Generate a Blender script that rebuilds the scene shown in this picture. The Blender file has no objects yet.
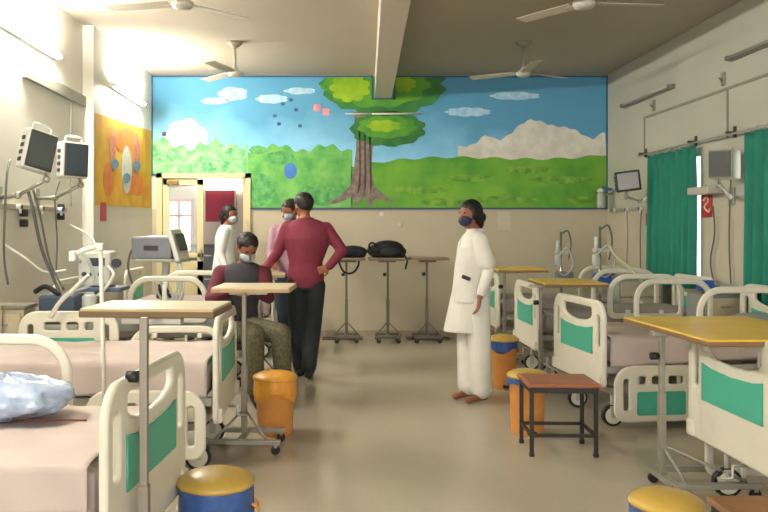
import bpy, bmesh, math, random
from mathutils import Vector, Matrix, noise
random.seed(7)
SC = bpy.context.scene
COL = SC.collection
PI = math.pi
V_ = Vector
R = math.radians
H = 1.4
F = 800.0

def W(px, py, Y):
    return Vector(((px-331)/F*Y, Y, H+(228-py)/F*Y))

def lin(c):
    return tuple((v/12.92 if v <= .04045 else ((v+.055)/1.055)**2.4) for v in c)

def hexc(h):
    return lin(tuple(int(h[i:i+2], 16)/255 for i in (0, 2, 4)))+(1,)

MATS = {}
def mat(name, col, rough=.6, var=.06, scale=12, metal=0, bump=0, emit=None, estr=0, alpha=1, trans=0, spec=.4, sub=0, coat=0):
    if name in MATS: return MATS[name]
    m = bpy.data.materials.new(name); m.use_nodes = True
    nt = m.node_tree; b = nt.nodes['Principled BSDF']
    c = hexc(col) if isinstance(col, str) else col
    tc = nt.nodes.new('ShaderNodeTexCoord'); nz = nt.nodes.new('ShaderNodeTexNoise')
    nz.inputs['Scale'].default_value = scale; nz.inputs['Detail'].default_value = 4
    nt.links.new(tc.outputs['Object'], nz.inputs['Vector'])
    rp = nt.nodes.new('ShaderNodeValToRGB')
    rp.color_ramp.elements[0].position = .3; rp.color_ramp.elements[1].position = .7
    rp.color_ramp.elements[0].color = tuple(v*(1-var) for v in c[:3])+(1,)
    rp.color_ramp.elements[1].color = tuple(min(1, v*(1+var)) for v in c[:3])+(1,)
    nt.links.new(nz.outputs['Fac'], rp.inputs['Fac']); nt.links.new(rp.outputs['Color'], b.inputs['Base Color'])
    b.inputs['Roughness'].default_value = rough; b.inputs['Metallic'].default_value = metal
    b.inputs['Specular IOR Level'].default_value = spec
    b.inputs['Alpha'].default_value = alpha
    b.inputs['Transmission Weight'].default_value = trans
    b.inputs['Coat Weight'].default_value = coat
    if bump:
        bp = nt.nodes.new('ShaderNodeBump'); bp.inputs['Strength'].default_value = bump; bp.inputs['Distance'].default_value = .01
        nt.links.new(nz.outputs['Fac'], bp.inputs['Height']); nt.links.new(bp.outputs['Normal'], b.inputs['Normal'])
    if emit:
        b.inputs['Emission Color'].default_value = hexc(emit); b.inputs['Emission Strength'].default_value = estr
    MATS[name] = m
    return m

# ---------------------------------------------------------------- mesh builder
def catmull(pts, n=6):
    pts = [Vector(p) for p in pts]
    if len(pts) < 3: return pts
    out = []
    P = [pts[0]*2-pts[1]]+pts+[pts[-1]*2-pts[-2]]
    for i in range(1, len(P)-2):
        a, b, c, d = P[i-1], P[i], P[i+1], P[i+2]
        for k in range(n):
            t = k/n
            out.append(.5*((2*b)+(c-a)*t+(2*a-5*b+4*c-d)*t*t+(3*b-a-3*c+d)*t**3))
    out.append(pts[-1])
    return out

class MB:
    def __init__(s): s.bm = bmesh.new(); s.mi = 0
    def _setmi(s, fs):
        for f in fs: f.material_index = s.mi
    def box(s, c, d, bev=0, rz=0, ry=0, rx=0):
        t = bmesh.new(); bmesh.ops.create_cube(t, size=1)
        bmesh.ops.scale(t, vec=Vector(d), verts=t.verts)
        if bev: bmesh.ops.bevel(t, geom=t.edges[:], offset=min(bev, min(d)*.49), segments=2, affect='EDGES', profile=.5)
        M = Matrix.Translation(Vector(c))@Matrix.Rotation(rz, 4, 'Z')@Matrix.Rotation(ry, 4, 'Y')@Matrix.Rotation(rx, 4, 'X')
        bmesh.ops.transform(t, matrix=M, verts=t.verts); s._merge(t); return s
    def box2(s, a, b, bev=0):
        a = Vector(a); b = Vector(b)
        return s.box((a+b)/2, [abs(v) for v in (b-a)], bev)
    def _merge(s, t):
        mp = {}
        for v in t.verts: mp[v] = s.bm.verts.new(v.co)
        for f in t.faces:
            try:
                g = s.bm.faces.new([mp[v] for v in f.verts]); g.material_index = s.mi; g.smooth = f.smooth
            except ValueError: pass
        t.free()
    def sph(s, c, r, seg=16, M=None):
        t = bmesh.new(); bmesh.ops.create_uvsphere(t, u_segments=seg, v_segments=max(6, seg*2//3), radius=1)
        if not hasattr(r, '__len__'): r = (r, r, r)
        bmesh.ops.scale(t, vec=Vector(r), verts=t.verts)
        if M is not None: bmesh.ops.transform(t, matrix=M, verts=t.verts)
        bmesh.ops.translate(t, vec=Vector(c), verts=t.verts)
        for f in t.faces: f.smooth = True
        s._merge(t); return s
    def cyl(s, a, b, r, r2=None, seg=16, smooth=True):
        a = Vector(a); b = Vector(b); d = b-a
        if d.length < 1e-6: return s
        t = bmesh.new(); bmesh.ops.create_cone(t, cap_ends=True, segments=seg, radius1=r, radius2=r if r2 is None else r2, depth=d.length)
        q = Vector((0, 0, 1)).rotation_difference(d.normalized())
        bmesh.ops.transform(t, matrix=Matrix.Translation((a+b)/2)@q.to_matrix().to_4x4(), verts=t.verts)
        if smooth:
            for f in t.faces:
                if len(f.verts) == 4: f.smooth = True
        s._merge(t); return s
    def cap(s, a, b, r1, r2=None, seg=14):
        r2 = r1 if r2 is None else r2
        s.cyl(a, b, r1, r2, seg); s.sph(a, r1, seg); s.sph(b, r2, seg); return s
    def chain(s, pts, rs, seg=14):
        for i in range(len(pts)-1): s.cap(pts[i], pts[i+1], rs[i], rs[i+1], seg)
        return s
    def tube(s, pts, r, seg=8, smooth=True, n=6, closed=False):
        P = catmull(pts, n) if smooth else [Vector(p) for p in pts]
        rings = []; up = Vector((0, 0, 1))
        prev = None
        for i, p in enumerate(P):
            d = (P[min(i+1, len(P)-1)]-P[max(i-1, 0)])
            if d.length < 1e-7: d = Vector((0, 0, 1))
            d.normalize()
            if prev is None:
                u = d.cross(Vector((0, 0, 1)) if abs(d.z) < .9 else Vector((1, 0, 0))).normalized()
            else:
                u = (prev-d*prev.dot(d)).normalized()
            prev = u; v = d.cross(u)
            rr = r[min(i*len(r)//len(P), len(r)-1)] if hasattr(r, '__len__') else r
            rings.append([s.bm.verts.new(p+(u*math.cos(2*PI*k/seg)+v*math.sin(2*PI*k/seg))*rr) for k in range(seg)])
        for i in range(len(rings)-1):
            for k in range(seg):
                f = s.bm.faces.new((rings[i][k], rings[i][(k+1) % seg], rings[i+1][(k+1) % seg], rings[i+1][k])); f.smooth = True; f.material_index = s.mi
        for rg in (rings[0][::-1], rings[-1]):
            f = s.bm.faces.new(rg); f.material_index = s.mi
        return s
    def loft(s, rings, seg=24, pw=2.0):
        """rings: (center, rx, ry, yaw)"""
        vs = []
        for c, rx, ry, yaw in rings:
            c = Vector(c); row = []
            for k in range(seg):
                a = 2*PI*k/seg; ca, sa = math.cos(a), math.sin(a)
                x = rx*math.copysign(abs(ca)**(2/pw), ca); y = ry*math.copysign(abs(sa)**(2/pw), sa)
                row.append(s.bm.verts.new(c+Vector((x*math.cos(yaw)-y*math.sin(yaw), x*math.sin(yaw)+y*math.cos(yaw), 0))))
            vs.append(row)
        for i in range(len(vs)-1):
            for k in range(seg):
                f = s.bm.faces.new((vs[i][k], vs[i][(k+1) % seg], vs[i+1][(k+1) % seg], vs[i+1][k])); f.smooth = True; f.material_index = s.mi
        f = s.bm.faces.new(vs[0][::-1]); f.material_index = s.mi
        f = s.bm.faces.new(vs[-1]); f.material_index = s.mi
        return s
    def lathe(s, c, prof, seg=28):
        return s.loft([((c[0], c[1], c[2]+z), max(r, 1e-4), max(r, 1e-4), 0) for r, z in prof], seg)
    def poly(s, pts, smooth=False):
        f = s.bm.faces.new([s.bm.verts.new(Vector(p)) for p in pts]); f.material_index = s.mi
        return s
    def grid(s, fn, nu, nv):
        vs = [[s.bm.verts.new(fn(i/nu, j/nv)) for j in range(nv+1)] for i in range(nu+1)]
        for i in range(nu):
            for j in range(nv):
                f = s.bm.faces.new((vs[i][j], vs[i+1][j], vs[i+1][j+1], vs[i][j+1])); f.smooth = True; f.material_index = s.mi
        return s
    def addmesh(s, me, M=None):
        t = bmesh.new(); t.from_mesh(me)
        if M is not None: bmesh.ops.transform(t, matrix=M, verts=t.verts)
        s._merge(t); return s
    def mesh(s, name):
        me = bpy.data.meshes.new(name); bmesh.ops.recalc_face_normals(s.bm, faces=s.bm.faces[:])
        s.bm.to_mesh(me); s.bm.free(); return me

def put(name, mb, m, parent=None, local=False, solid=0, fuse=0, smooth=4):
    if not local and parent is not None:
        off = Vector((0, 0, 0)); p = parent
        while p is not None: off += p.location; p = p.parent
        bmesh.ops.translate(mb.bm, vec=-off, verts=mb.bm.verts)
    if fuse: me = fused(mb, fuse, smooth, name)
    else: me = mb.mesh(name)
    ms = m if isinstance(m, (list, tuple)) else [m]
    me.materials.clear()
    for x in ms: me.materials.append(x)
    o = bpy.data.objects.new(name, me); COL.objects.link(o)
    if parent is not None: o.parent = parent
    if solid:
        sm = o.modifiers.new('thick', 'SOLIDIFY'); sm.thickness = solid; sm.offset = 0
    return o

def fused(mb, vox, it, name):
    me = mb.mesh('tmp'); o = bpy.data.objects.new('tmp', me); COL.objects.link(o)
    r = o.modifiers.new('r', 'REMESH'); r.mode = 'VOXEL'; r.voxel_size = vox; r.use_smooth_shade = True
    sm = o.modifiers.new('s', 'SMOOTH'); sm.factor = .5; sm.iterations = it
    dg = bpy.context.evaluated_depsgraph_get(); dg.update()
    out = bpy.data.meshes.new_from_object(o.evaluated_get(dg)); out.name = name
    bpy.data.objects.remove(o); bpy.data.meshes.remove(me)
    for p in out.polygons: p.use_smooth = True; p.material_index = 0
    return out

def tag(o, label, cat, group=None, kind=None):
    o['label'] = label; o['category'] = cat
    if group: o['group'] = group
    if kind: o['kind'] = kind
    return o
def thing(name, label, cat, loc=(0, 0, 0), rz=0, group=None):
    o = bpy.data.objects.new(name, None); COL.objects.link(o); o.empty_display_size = .1
    o.location = loc; o.rotation_euler = (0, 0, rz); return tag(o, label, cat, group)
def struct(name, mb, m, **k):
    o = put(name, mb, m, **k); o['kind'] = 'structure'; return o
def copy_tree(o, parent=None):
    c = o.copy(); COL.objects.link(c); c.parent = parent
    for ch in [x for x in o.children]: copy_tree(ch, c)
    return c

def rrect(x0, y0, x1, y1, r, n=5):
    rs = r if hasattr(r, '__len__') else (r,)*4     # bl, br, tr, tl
    out = []
    for (cx, cy, a0, rr) in ((x0+rs[0], y0+rs[0], PI, rs[0]), (x1-rs[1], y0+rs[1], 1.5*PI, rs[1]), (x1-rs[2], y1-rs[2], 0, rs[2]), (x0+rs[3], y1-rs[3], .5*PI, rs[3])):
        for k in range(n+1):
            a = a0+k/n*PI/2; out.append((cx+rr*math.cos(a), cy+rr*math.sin(a)))
    return out
def plate(loops, thick, bev=.006):
    """flat plate with holes in XY, thickness Z -> mesh"""
    cu = bpy.data.curves.new('p', 'CURVE'); cu.dimensions = '2D'; cu.fill_mode = 'BOTH'
    cu.extrude = max(thick/2-bev, .0005); cu.bevel_depth = bev; cu.bevel_resolution = 1
    for lp in loops:
        sp = cu.splines.new('POLY'); sp.points.add(len(lp)-1); sp.use_cyclic_u = True
        for i, (x, y) in enumerate(lp): sp.points[i].co = (x, y, 0, 1)
    o = bpy.data.objects.new('p', cu); COL.objects.link(o)
    dg = bpy.context.evaluated_depsgraph_get(); dg.update()
    me = bpy.data.meshes.new_from_object(o.evaluated_get(dg)); bpy.data.objects.remove(o)
    return me
# plate XY -> local YZ plane (normal X) / XZ plane (normal Y)
M_YZ = Matrix(((0, 0, 1, 0), (1, 0, 0, 0), (0, 1, 0, 0), (0, 0, 0, 1)))
M_XZ = Matrix(((1, 0, 0, 0), (0, 0, -1, 0), (0, 1, 0, 0), (0, 0, 0, 1)))

# ---------------------------------------------------------------- materials
PLW = mat('ivory_plastic', 'd9d6c4', .38, .02)
PLG = mat('green_inlay', '48ab90', .4, .04)
POLE = mat('brownish_steel_pole', '8f887b', .4, .06, metal=.3)
STEEL = mat('grey_steel', 'a5a296', .35, .05, metal=.5)
CHROME = mat('dull_chrome', 'b9b9b4', .25, .04, metal=.8)
BLACK = mat('black_plastic', '20201f', .45, .1)
DARK = mat('dark_grey_plastic', '3d3f40', .5, .1)
SHEET = mat('lilac_sheet', 'c1b3ab', .85, .05, 5, bump=.1)
MATT = mat('mattress_cover', '9d8f8b', .8, .05)
FRAME = mat('bed_frame_paint', 'b9b7aa', .45, .05)
WOODT = mat('laminate_yellow', 'd6b344', .35, .1, 6)
WOODL = mat('laminate_oak', 'b3a47c', .4, .08, 6)
EDGE = mat('brown_edge_band', '7d5f3e', .5, .08)
CLEAR = mat('clear_tubing', 'cfd6cf', .2, .03, alpha=.55)
TUBW = mat('white_tubing', 'cfcdbf', .35, .04)
TUBG = mat('grey_cable', '5c5d56', .5, .06)
BLUE = mat('blue_plastic', '2d57ab', .4, .08)
REDP = mat('red_sign_paint', 'b3302a', .5, .05)
BINO = mat('orange_bin_plastic', 'd6924a', .4, .06)
BINY = mat('yellow_lid_plastic', 'c2a24e', .3, .06)
BAGB = mat('blue_bin_bag', '3b5a94', .4, .12, 30, bump=.4)
SKIN = mat('brown_skin', '8a5a41', .55, .06)
HAIR = mat('black_hair', '191513', .55, .2, 60)
WCLOTH = mat('white_cloth', 'd8d6cc', .85, .04, 8, bump=.15)
MAROON = mat('maroon_shirt_cloth', '74283a', .8, .08, 8, bump=.15)
NAVY = mat('dark_trouser_cloth', '23292b', .85, .12, 10, bump=.1)
KHAKI = mat('patterned_khaki_cloth', '5b5641', .9, .35, 45, bump=.1)
GREYV = mat('grey_vest_cloth', '3b3a3d', .9, .1, 10)
LIL = mat('lilac_shirt_cloth', 'a4808f', .85, .06)
JEAN = mat('navy_denim', '252f3c', .85, .1)
MASKW = mat('pale_blue_mask', 'a9b6c2', .8, .03)
MASKN = mat('navy_mask', '2b2f4d', .8, .06)
GLASS = mat('window_glass', 'dfe8e6', .05, .01, alpha=.25)
SCR = mat('grey_screen', '44525c', .15, .05, 3)
SCRL = mat('pale_screen', '83827f', .25, .05, 3)
MONW = mat('monitor_shell', 'd2d3c9', .4, .03)

# ---------------------------------------------------------------- setting
def wallmat(name, up, low, zsplit=1.64, rough=.55):
    m = bpy.data.materials.new(name); m.use_nodes = True; nt = m.node_tree; b = nt.nodes['Principled BSDF']
    g = nt.nodes.new('ShaderNodeNewGeometry'); sp = nt.nodes.new('ShaderNodeSeparateXYZ'); nt.links.new(g.outputs['Position'], sp.inputs[0])
    mt = nt.nodes.new('ShaderNodeMath'); mt.operation = 'GREATER_THAN'; mt.inputs[1].default_value = zsplit
    nt.links.new(sp.outputs['Z'], mt.inputs[0])
    mx = nt.nodes.new('ShaderNodeMix'); mx.data_type = 'RGBA'
    mx.inputs['A'].default_value = hexc(low); mx.inputs['B'].default_value = hexc(up)
    nt.links.new(mt.outputs[0], mx.inputs['Factor'])
    nz = nt.nodes.new('ShaderNodeTexNoise'); nz.inputs['Scale'].default_value = 1.3; nz.inputs['Detail'].default_value = 6
    nt.links.new(g.outputs['Position'], nz.inputs['Vector'])
    rp = nt.nodes.new('ShaderNodeMapRange'); rp.inputs['From Min'].default_value = .3; rp.inputs['From Max'].default_value = .7
    rp.inputs['To Min'].default_value = .93; rp.inputs['To Max'].default_value = 1.03
    nt.links.new(nz.outputs['Fac'], rp.inputs['Value'])
    mm = nt.nodes.new('ShaderNodeMix'); mm.data_type = 'RGBA'; mm.blend_type = 'MULTIPLY'; mm.inputs['Factor'].default_value = 1
    nt.links.new(mx.outputs['Result'], mm.inputs['A']); nt.links.new(rp.outputs['Result'], mm.inputs['B'])
    nt.links.new(mm.outputs['Result'], b.inputs['Base Color']); b.inputs['Roughness'].default_value = rough
    b.inputs['Specular IOR Level'].default_value = .25
    return m
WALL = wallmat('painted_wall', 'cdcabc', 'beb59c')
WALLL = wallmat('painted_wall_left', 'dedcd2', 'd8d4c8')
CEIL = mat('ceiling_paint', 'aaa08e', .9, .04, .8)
def floormat():
    m = bpy.data.materials.new('beige_vinyl_floor'); m.use_nodes = True; nt = m.node_tree; b = nt.nodes['Principled BSDF']
    g = nt.nodes.new('ShaderNodeNewGeometry')
    n1 = nt.nodes.new('ShaderNodeTexNoise'); n1.inputs['Scale'].default_value = .9; n1.inputs['Detail'].default_value = 8
    n2 = nt.nodes.new('ShaderNodeTexNoise'); n2.inputs['Scale'].default_value = 60
    nt.links.new(g.outputs['Position'], n1.inputs['Vector']); nt.links.new(g.outputs['Position'], n2.inputs['Vector'])
    mx = nt.nodes.new('ShaderNodeMix'); mx.data_type = 'FLOAT'; mx.inputs['Factor'].default_value = .3
    nt.links.new(n1.outputs['Fac'], mx.inputs['A']); nt.links.new(n2.outputs['Fac'], mx.inputs['B'])
    rp = nt.nodes.new('ShaderNodeValToRGB'); rp.color_ramp.elements[0].position = .3; rp.color_ramp.elements[1].position = .7
    rp.color_ramp.elements[0].color = hexc('a99f8c'); rp.color_ramp.elements[1].color = hexc('b8af9c')
    nt.links.new(mx.outputs['Result'], rp.inputs['Fac']); nt.links.new(rp.outputs['Color'], b.inputs['Base Color'])
    b.inputs['Roughness'].default_value = .26; b.inputs['Specular IOR Level'].default_value = .5
    return m
FLOOR = floormat()

XL, XR, YB, ZC = -2.40, 3.54, 10.25, 3.36
Y0 = -3.0
X2 = -2.295
struct('floor', MB().box2((XL-.2, Y0, -.1), (XR+.2, 13.0, 0)), FLOOR)
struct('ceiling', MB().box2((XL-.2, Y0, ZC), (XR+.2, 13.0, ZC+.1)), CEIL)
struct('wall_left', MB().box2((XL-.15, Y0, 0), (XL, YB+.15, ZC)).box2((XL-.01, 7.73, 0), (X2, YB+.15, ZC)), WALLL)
# right wall with two window openings
wb = MB()
for y0, y1, z0, z1 in ((Y0, 5.55, 0, ZC), (5.55, 6.85, 0, .85), (5.55, 6.85, 2.15, ZC), (6.85, 7.66, 0, ZC), (7.66, 8.9, 0, .85), (7.66, 8.9, 2.15, ZC), (8.9, YB+.15, 0, ZC)):
    wb.box2((XR, y0, z0), (XR+.15, y1, z1))
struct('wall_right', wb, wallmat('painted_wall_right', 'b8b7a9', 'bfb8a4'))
DX0, DX1, DZ = -2.23, -1.03, 2.10
wb = MB()
wb.box2((XL, YB, 0), (DX0, YB+.12, ZC)).box2((DX0, YB, DZ), (DX1, YB+.12, ZC)).box2((DX1, YB, 0), (XR, YB+.12, ZC))
struct('wall_back', wb, WALL)
# beam running along the ceiling, slightly askew
bm_ = MB()
a = math.atan(.044); L = 13.0
d = Vector((math.sin(a), math.cos(a), 0)); s_ = Vector((math.cos(a), -math.sin(a), 0))
e = Vector((.67, YB+.05, (3.07+ZC)/2))
bm_.box(e-d*L/2, (.215, L, ZC-3.07+.02), rz=-a)
struct('trim_1', bm_, mat('beam_paint', 'cbc2b2', .85, .03))
struct('baseboard_back', MB().box2((DX1+.05, YB-.012, 0), (XR, YB, .09)), mat('skirting', 'a3957c', .5, .04))
struct('baseboard_right', MB().box2((XR-.012, Y0, 0), (XR, YB, .09)), MATS['skirting'])
struct('baseboard_left', MB().box2((XL, Y0, 0), (XL+.012, 7.73, .09)).box2((X2, 7.73, 0), (X2+.012, YB, .09)), MATS['skirting'])
# corridor behind the door
CW = mat('corridor_wall', 'b9aea2', .8, .04, 2)
cb = MB().box2((XL-.5, 12.9, 0), (-.2, 13.0, 1.02)).box2((XL-.5, 12.9, 1.85), (-.2, 13.0, ZC)).box2((XL-.5, 12.9, 1.02), (-2.68, 13, 1.85)).box2((-2.22, 12.9, 1.02), (-.2, 13, 1.85))
cb.box2((-.3, YB+.12, 0), (-.2, 12.9, ZC)).box2((-3.2, YB+.12, 0), (-3.1, 12.9, ZC))
struct('wall_corridor', cb, CW)
wf = MB()
for b_ in (((-2.69, 12.87, 1.0), (-2.21, 12.92, 1.04)), ((-2.69, 12.87, 1.82), (-2.21, 12.92, 1.87)), ((-2.69, 12.87, 1.0), (-2.64, 12.92, 1.87)), ((-2.26, 12.87, 1.0), (-2.21, 12.92, 1.87)), ((-2.47, 12.88, 1.0), (-2.43, 12.92, 1.87)), ((-2.69, 12.88, 1.58), (-2.21, 12.92, 1.62))):
    wf.box2(*b_)
w3 = struct('window_3', wf, mat('pink_window_frame', 'b98076', .6, .04))
put('window_pane', MB().box2((-2.64, 12.93, 1.04), (-2.26, 12.935, 1.82)), GLASS, w3)

# door
CREAM = mat('cream_door_paint', 'cfc398', .5, .03)
df = MB().box2((DX0, YB-.03, 0), (DX0+.07, YB+.13, DZ)).box2((DX1-.07, YB-.03, 0), (DX1, YB+.13, DZ)).box2((DX0, YB-.03, DZ-.06), (DX1, YB+.13, DZ))
d1 = struct('door_1', df, CREAM)
lx0, lx1 = DX0+.075, -1.635
lf = MB()
for b_ in (((lx0, YB, 0), (lx0+.08, YB+.04, DZ-.07)), ((lx1-.08, YB, 0), (lx1, YB+.04, DZ-.07)), ((lx0, YB, 0), (lx1, YB+.04, .98)), ((lx0, YB, DZ-.15), (lx1, YB+.04, DZ-.07)), ((lx0, YB, 1.02), (lx1, YB+.04, 1.08))):
    lf.box2(*b_, .004)
lo = put('door_leaf', lf, CREAM, d1); lo['kind'] = 'structure'
put('door_pane', MB().box2((lx0+.08, YB+.015, 1.08), (lx1-.08, YB+.022, DZ-.15)), GLASS, d1)
put('door_handle', MB().cyl((lx1-.03, YB-.05, 1.0), (lx1-.03, YB-.05, 1.14), .01).cyl((lx1-.03, YB, 1.01), (lx1-.03, YB-.05, 1.01), .007).cyl((lx1-.03, YB, 1.13), (lx1-.03, YB-.05, 1.13), .007), STEEL, d1)
put('door_leaf', MB().box2((DX1-.11, YB+.13, .01), (DX1-.07, YB+.66, DZ-.07), .004), CREAM, d1)
put('door_closer', MB().box2((lx0+.05, YB-.035, DZ-.14), (lx0+.2, YB, DZ-.09), .005), mat('brass_closer', '8a7340', .4, .05, metal=.5), d1)
# corridor items
tag(put('corridor_tube_lamp', MB().box2((-2.15, 12.84, 2.02), (-1.45, 12.9, 2.2), .01), mat('corridor_lamp', 'ffffff', emit='fffaf0', estr=9)), 'bright white lamp on corridor wall seen above the doorway nurse', 'lamp')
nb = thing('notice_board', 'maroon notice board on corridor wall seen through open door', 'notice board', (-1.78, 12.9, 1.5))
put('board_felt', MB().box2((-2.02, 12.87, 1.5), (-1.55, 12.885, 2.0)), mat('maroon_felt', '8b3040', .9, .05), nb)
put('board_frame', MB().box2((-2.04, 12.865, 1.48), (-2.02, 12.9, 2.02)).box2((-1.55, 12.865, 1.48), (-1.53, 12.9, 2.02)).box2((-2.04, 12.865, 2.0), (-1.53, 12.9, 2.02)).box2((-2.04, 12.865, 1.48), (-1.53, 12.9, 1.5)), STEEL, nb)
cc = thing('filing_cabinet', 'dark grey filing cabinet in corridor behind the doorway nurse', 'cabinet', (-1.95, 12.4, 0))
put('body', MB().box2((-2.15, 12.2, 0), (-1.62, 12.7, 1.15), .01), DARK, cc)
for k in range(3): 
    dr = put('drawer', MB().box2((-2.13, 12.185, .06+k*.36), (-1.64, 12.2, .38+k*.36), .004), mat('charcoal_drawer', '4a4c4e', .5, .05), cc)
    put('handle', MB().box2((-1.95, 12.165, .25+k*.36), (-1.82, 12.186, .27+k*.36), .003), STEEL, dr)

# windows in the right wall
WFM = mat('window_frame_paint', 'cfd2c9', .5, .03)
for n, (y0, y1) in enumerate(((7.66, 8.9), (5.55, 6.85))):
    f = MB()
    for b_ in (((XR+.04, y0, .85), (XR+.1, y0+.05, 2.15)), ((XR+.04, y1-.05, .85), (XR+.1, y1, 2.15)), ((XR+.04, y0, .85), (XR+.1, y1, .9)), ((XR+.04, y0, 2.1), (XR+.1, y1, 2.15)), ((XR+.05, (y0+y1)/2-.025, .85), (XR+.09, (y0+y1)/2+.025, 2.15)), ((XR+.05, y0, 1.72), (XR+.09, y1, 1.76))):
        f.box2(*b_)
    w = struct('window_%d' % (n+1), f, WFM)
    put('window_pane', MB().box2((XR+.065, y0+.04, .88), (XR+.071, y1-.04, 2.12)), GLASS, w)
    sl = put('window_sill', MB().box2((XR-.03, y0-.03, .82), (XR+.04, y1+.03, .85), .005), WFM, w)

# conduits
CON = mat('conduit_grey', '8b8877', .6, .05)
cr = MB()
xw = XR-.012
cr.box2((xw, 5.0, 2.63), (XR, 9.03, 2.655)).box2((xw, 9.01, 2.2), (XR, 9.03, 2.64)).box2((xw, 7.12, 2.2), (XR, 7.14, 2.64))
tag(put('wall_conduit', cr, CON), 'thin grey conduit along right wall above the green curtains', 'conduit')
tag(put('cable_trunking', MB().box2((XL, 6.2, 2.57), (XL+.035, 7.73, 2.67), .004), mat('trunking_grey', 'a3a295', .6, .04)), 'grey cable trunking high on the left wall between the lit tubes', 'trunking')
# tube lights
TL = mat('tube_glow', 'ffffff', emit='fff9ee', estr=270)
TOFF = mat('unlit_tube', '77756a', .4, .05)
def tubelight(name, side, y0, y1, z, lit, label, grp):
    s = 1 if side == 'L' else -1; xb = (X2 if y0 > 7.7 else XL) if side == 'L' else XR
    t = thing(name, label, 'tube light', (xb, (y0+y1)/2, z), 0, grp)
    put('housing', MB().box2((xb, y0, z-.025), (xb+s*.04, y1, z+.025), .004), MONW if lit else TOFF, t)
    put('tube', MB().cyl((xb+s*.06, y0+.03, z), (xb+s*.06, y1-.03, z), .014), TL if lit else mat('grey_tube_glass', '9a988c', .3, .03), t)
    for yy in (y0+.02, y1-.02): put('end_cap', MB().box2((xb+s*.03, yy-.015, z-.02), (xb+s*.078, yy+.015, z+.02), .004), MONW if lit else TOFF, t)
    return t
tubelight('tube_light', 'L', 8.25, 9.6, 2.88, True, 'lit tube light high on left wall above the yellow poster', None)
tubelight('tube_light', 'L', 5.6, 6.95, 2.88, True, 'lit tube light on the left wall nearer the camera', None)
tubelight('tube_light', 'L', 2.2, 3.55, 2.88, True, 'lit tube light on left wall above the nearest left bed', None)
tubelight('tube_light', 'R', 8.23, 9.6, 2.86, False, 'unlit tube light on right wall near the mural corner', None)
tubelight('tube_light', 'R', 5.7, 7.05, 2.89, False, 'unlit tube light on right wall toward the upper right corner', None)
for (yy, lb) in ((8.75, 'small grey hook plate on the right wall under the far unlit tube'), (7.2, 'small grey hook plate on right wall under the near unlit tube')):
    tag(put('wall_hook_plate', MB().box2((XR-.02, yy-.03, 2.63+.05), (XR, yy+.03, 2.63+.17), .005).cyl((XR-.02, yy, 2.72), (XR-.05, yy, 2.75), .008), CON), lb, 'hook')

# fans
def fan(x, y, lb, rot, zt=ZC, blade='ceiling_fan_grey'):
    t = thing('ceiling_fan', lb, 'ceiling fan', (x, y, zt-.37), 0, None)
    z = zt
    put('canopy', MB().lathe((x, y, z-.06), [(.03, 0), (.07, .035), (.085, .06)]), mat('fan_canopy', '8b8474', .5, .05), t)
    put('down_rod', MB().cyl((x, y, z-.3), (x, y, z-.05), .014), mat('fan_rod', '9a9484', .4, .05), t)
    put('motor', MB().lathe((x, y, z-.37), [(.03, 0), (.065, .01), (.08, .03), (.08, .05), (.045, .07), (.022, .1), (.018, .11)]), mat('fan_motor', 'b9b6aa', .4, .04), t)
    for k in range(3):
        a = rot+k*2*PI/3; dx, dy = math.cos(a), math.sin(a)
        m = MB()
        c = Vector((x, y, z-.325))
        m.box(c+Vector((dx, dy, 0))*.34, (.5, .11, .006), .002, rz=a, rx=.15)
        m.box(c+Vector((dx, dy, 0))*.11, (.1, .03, .008), .002, rz=a)
        put('blade', m, mat('fan_blade', 'b9b2a2', .5, .04), t)
fan(-1.01, 8.43, 'pale ceiling fan in front of the left part of the mural', .2)
fan(2.03, 8.43, 'ceiling fan right of the beam in front of the mural', .5)
fan(-1.08, 5.82, 'ceiling fan nearest the camera at the top left of the photo', .8)
fan(1.84, 5.82, 'ceiling fan nearest the camera at the top right of the photo', .1)

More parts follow.
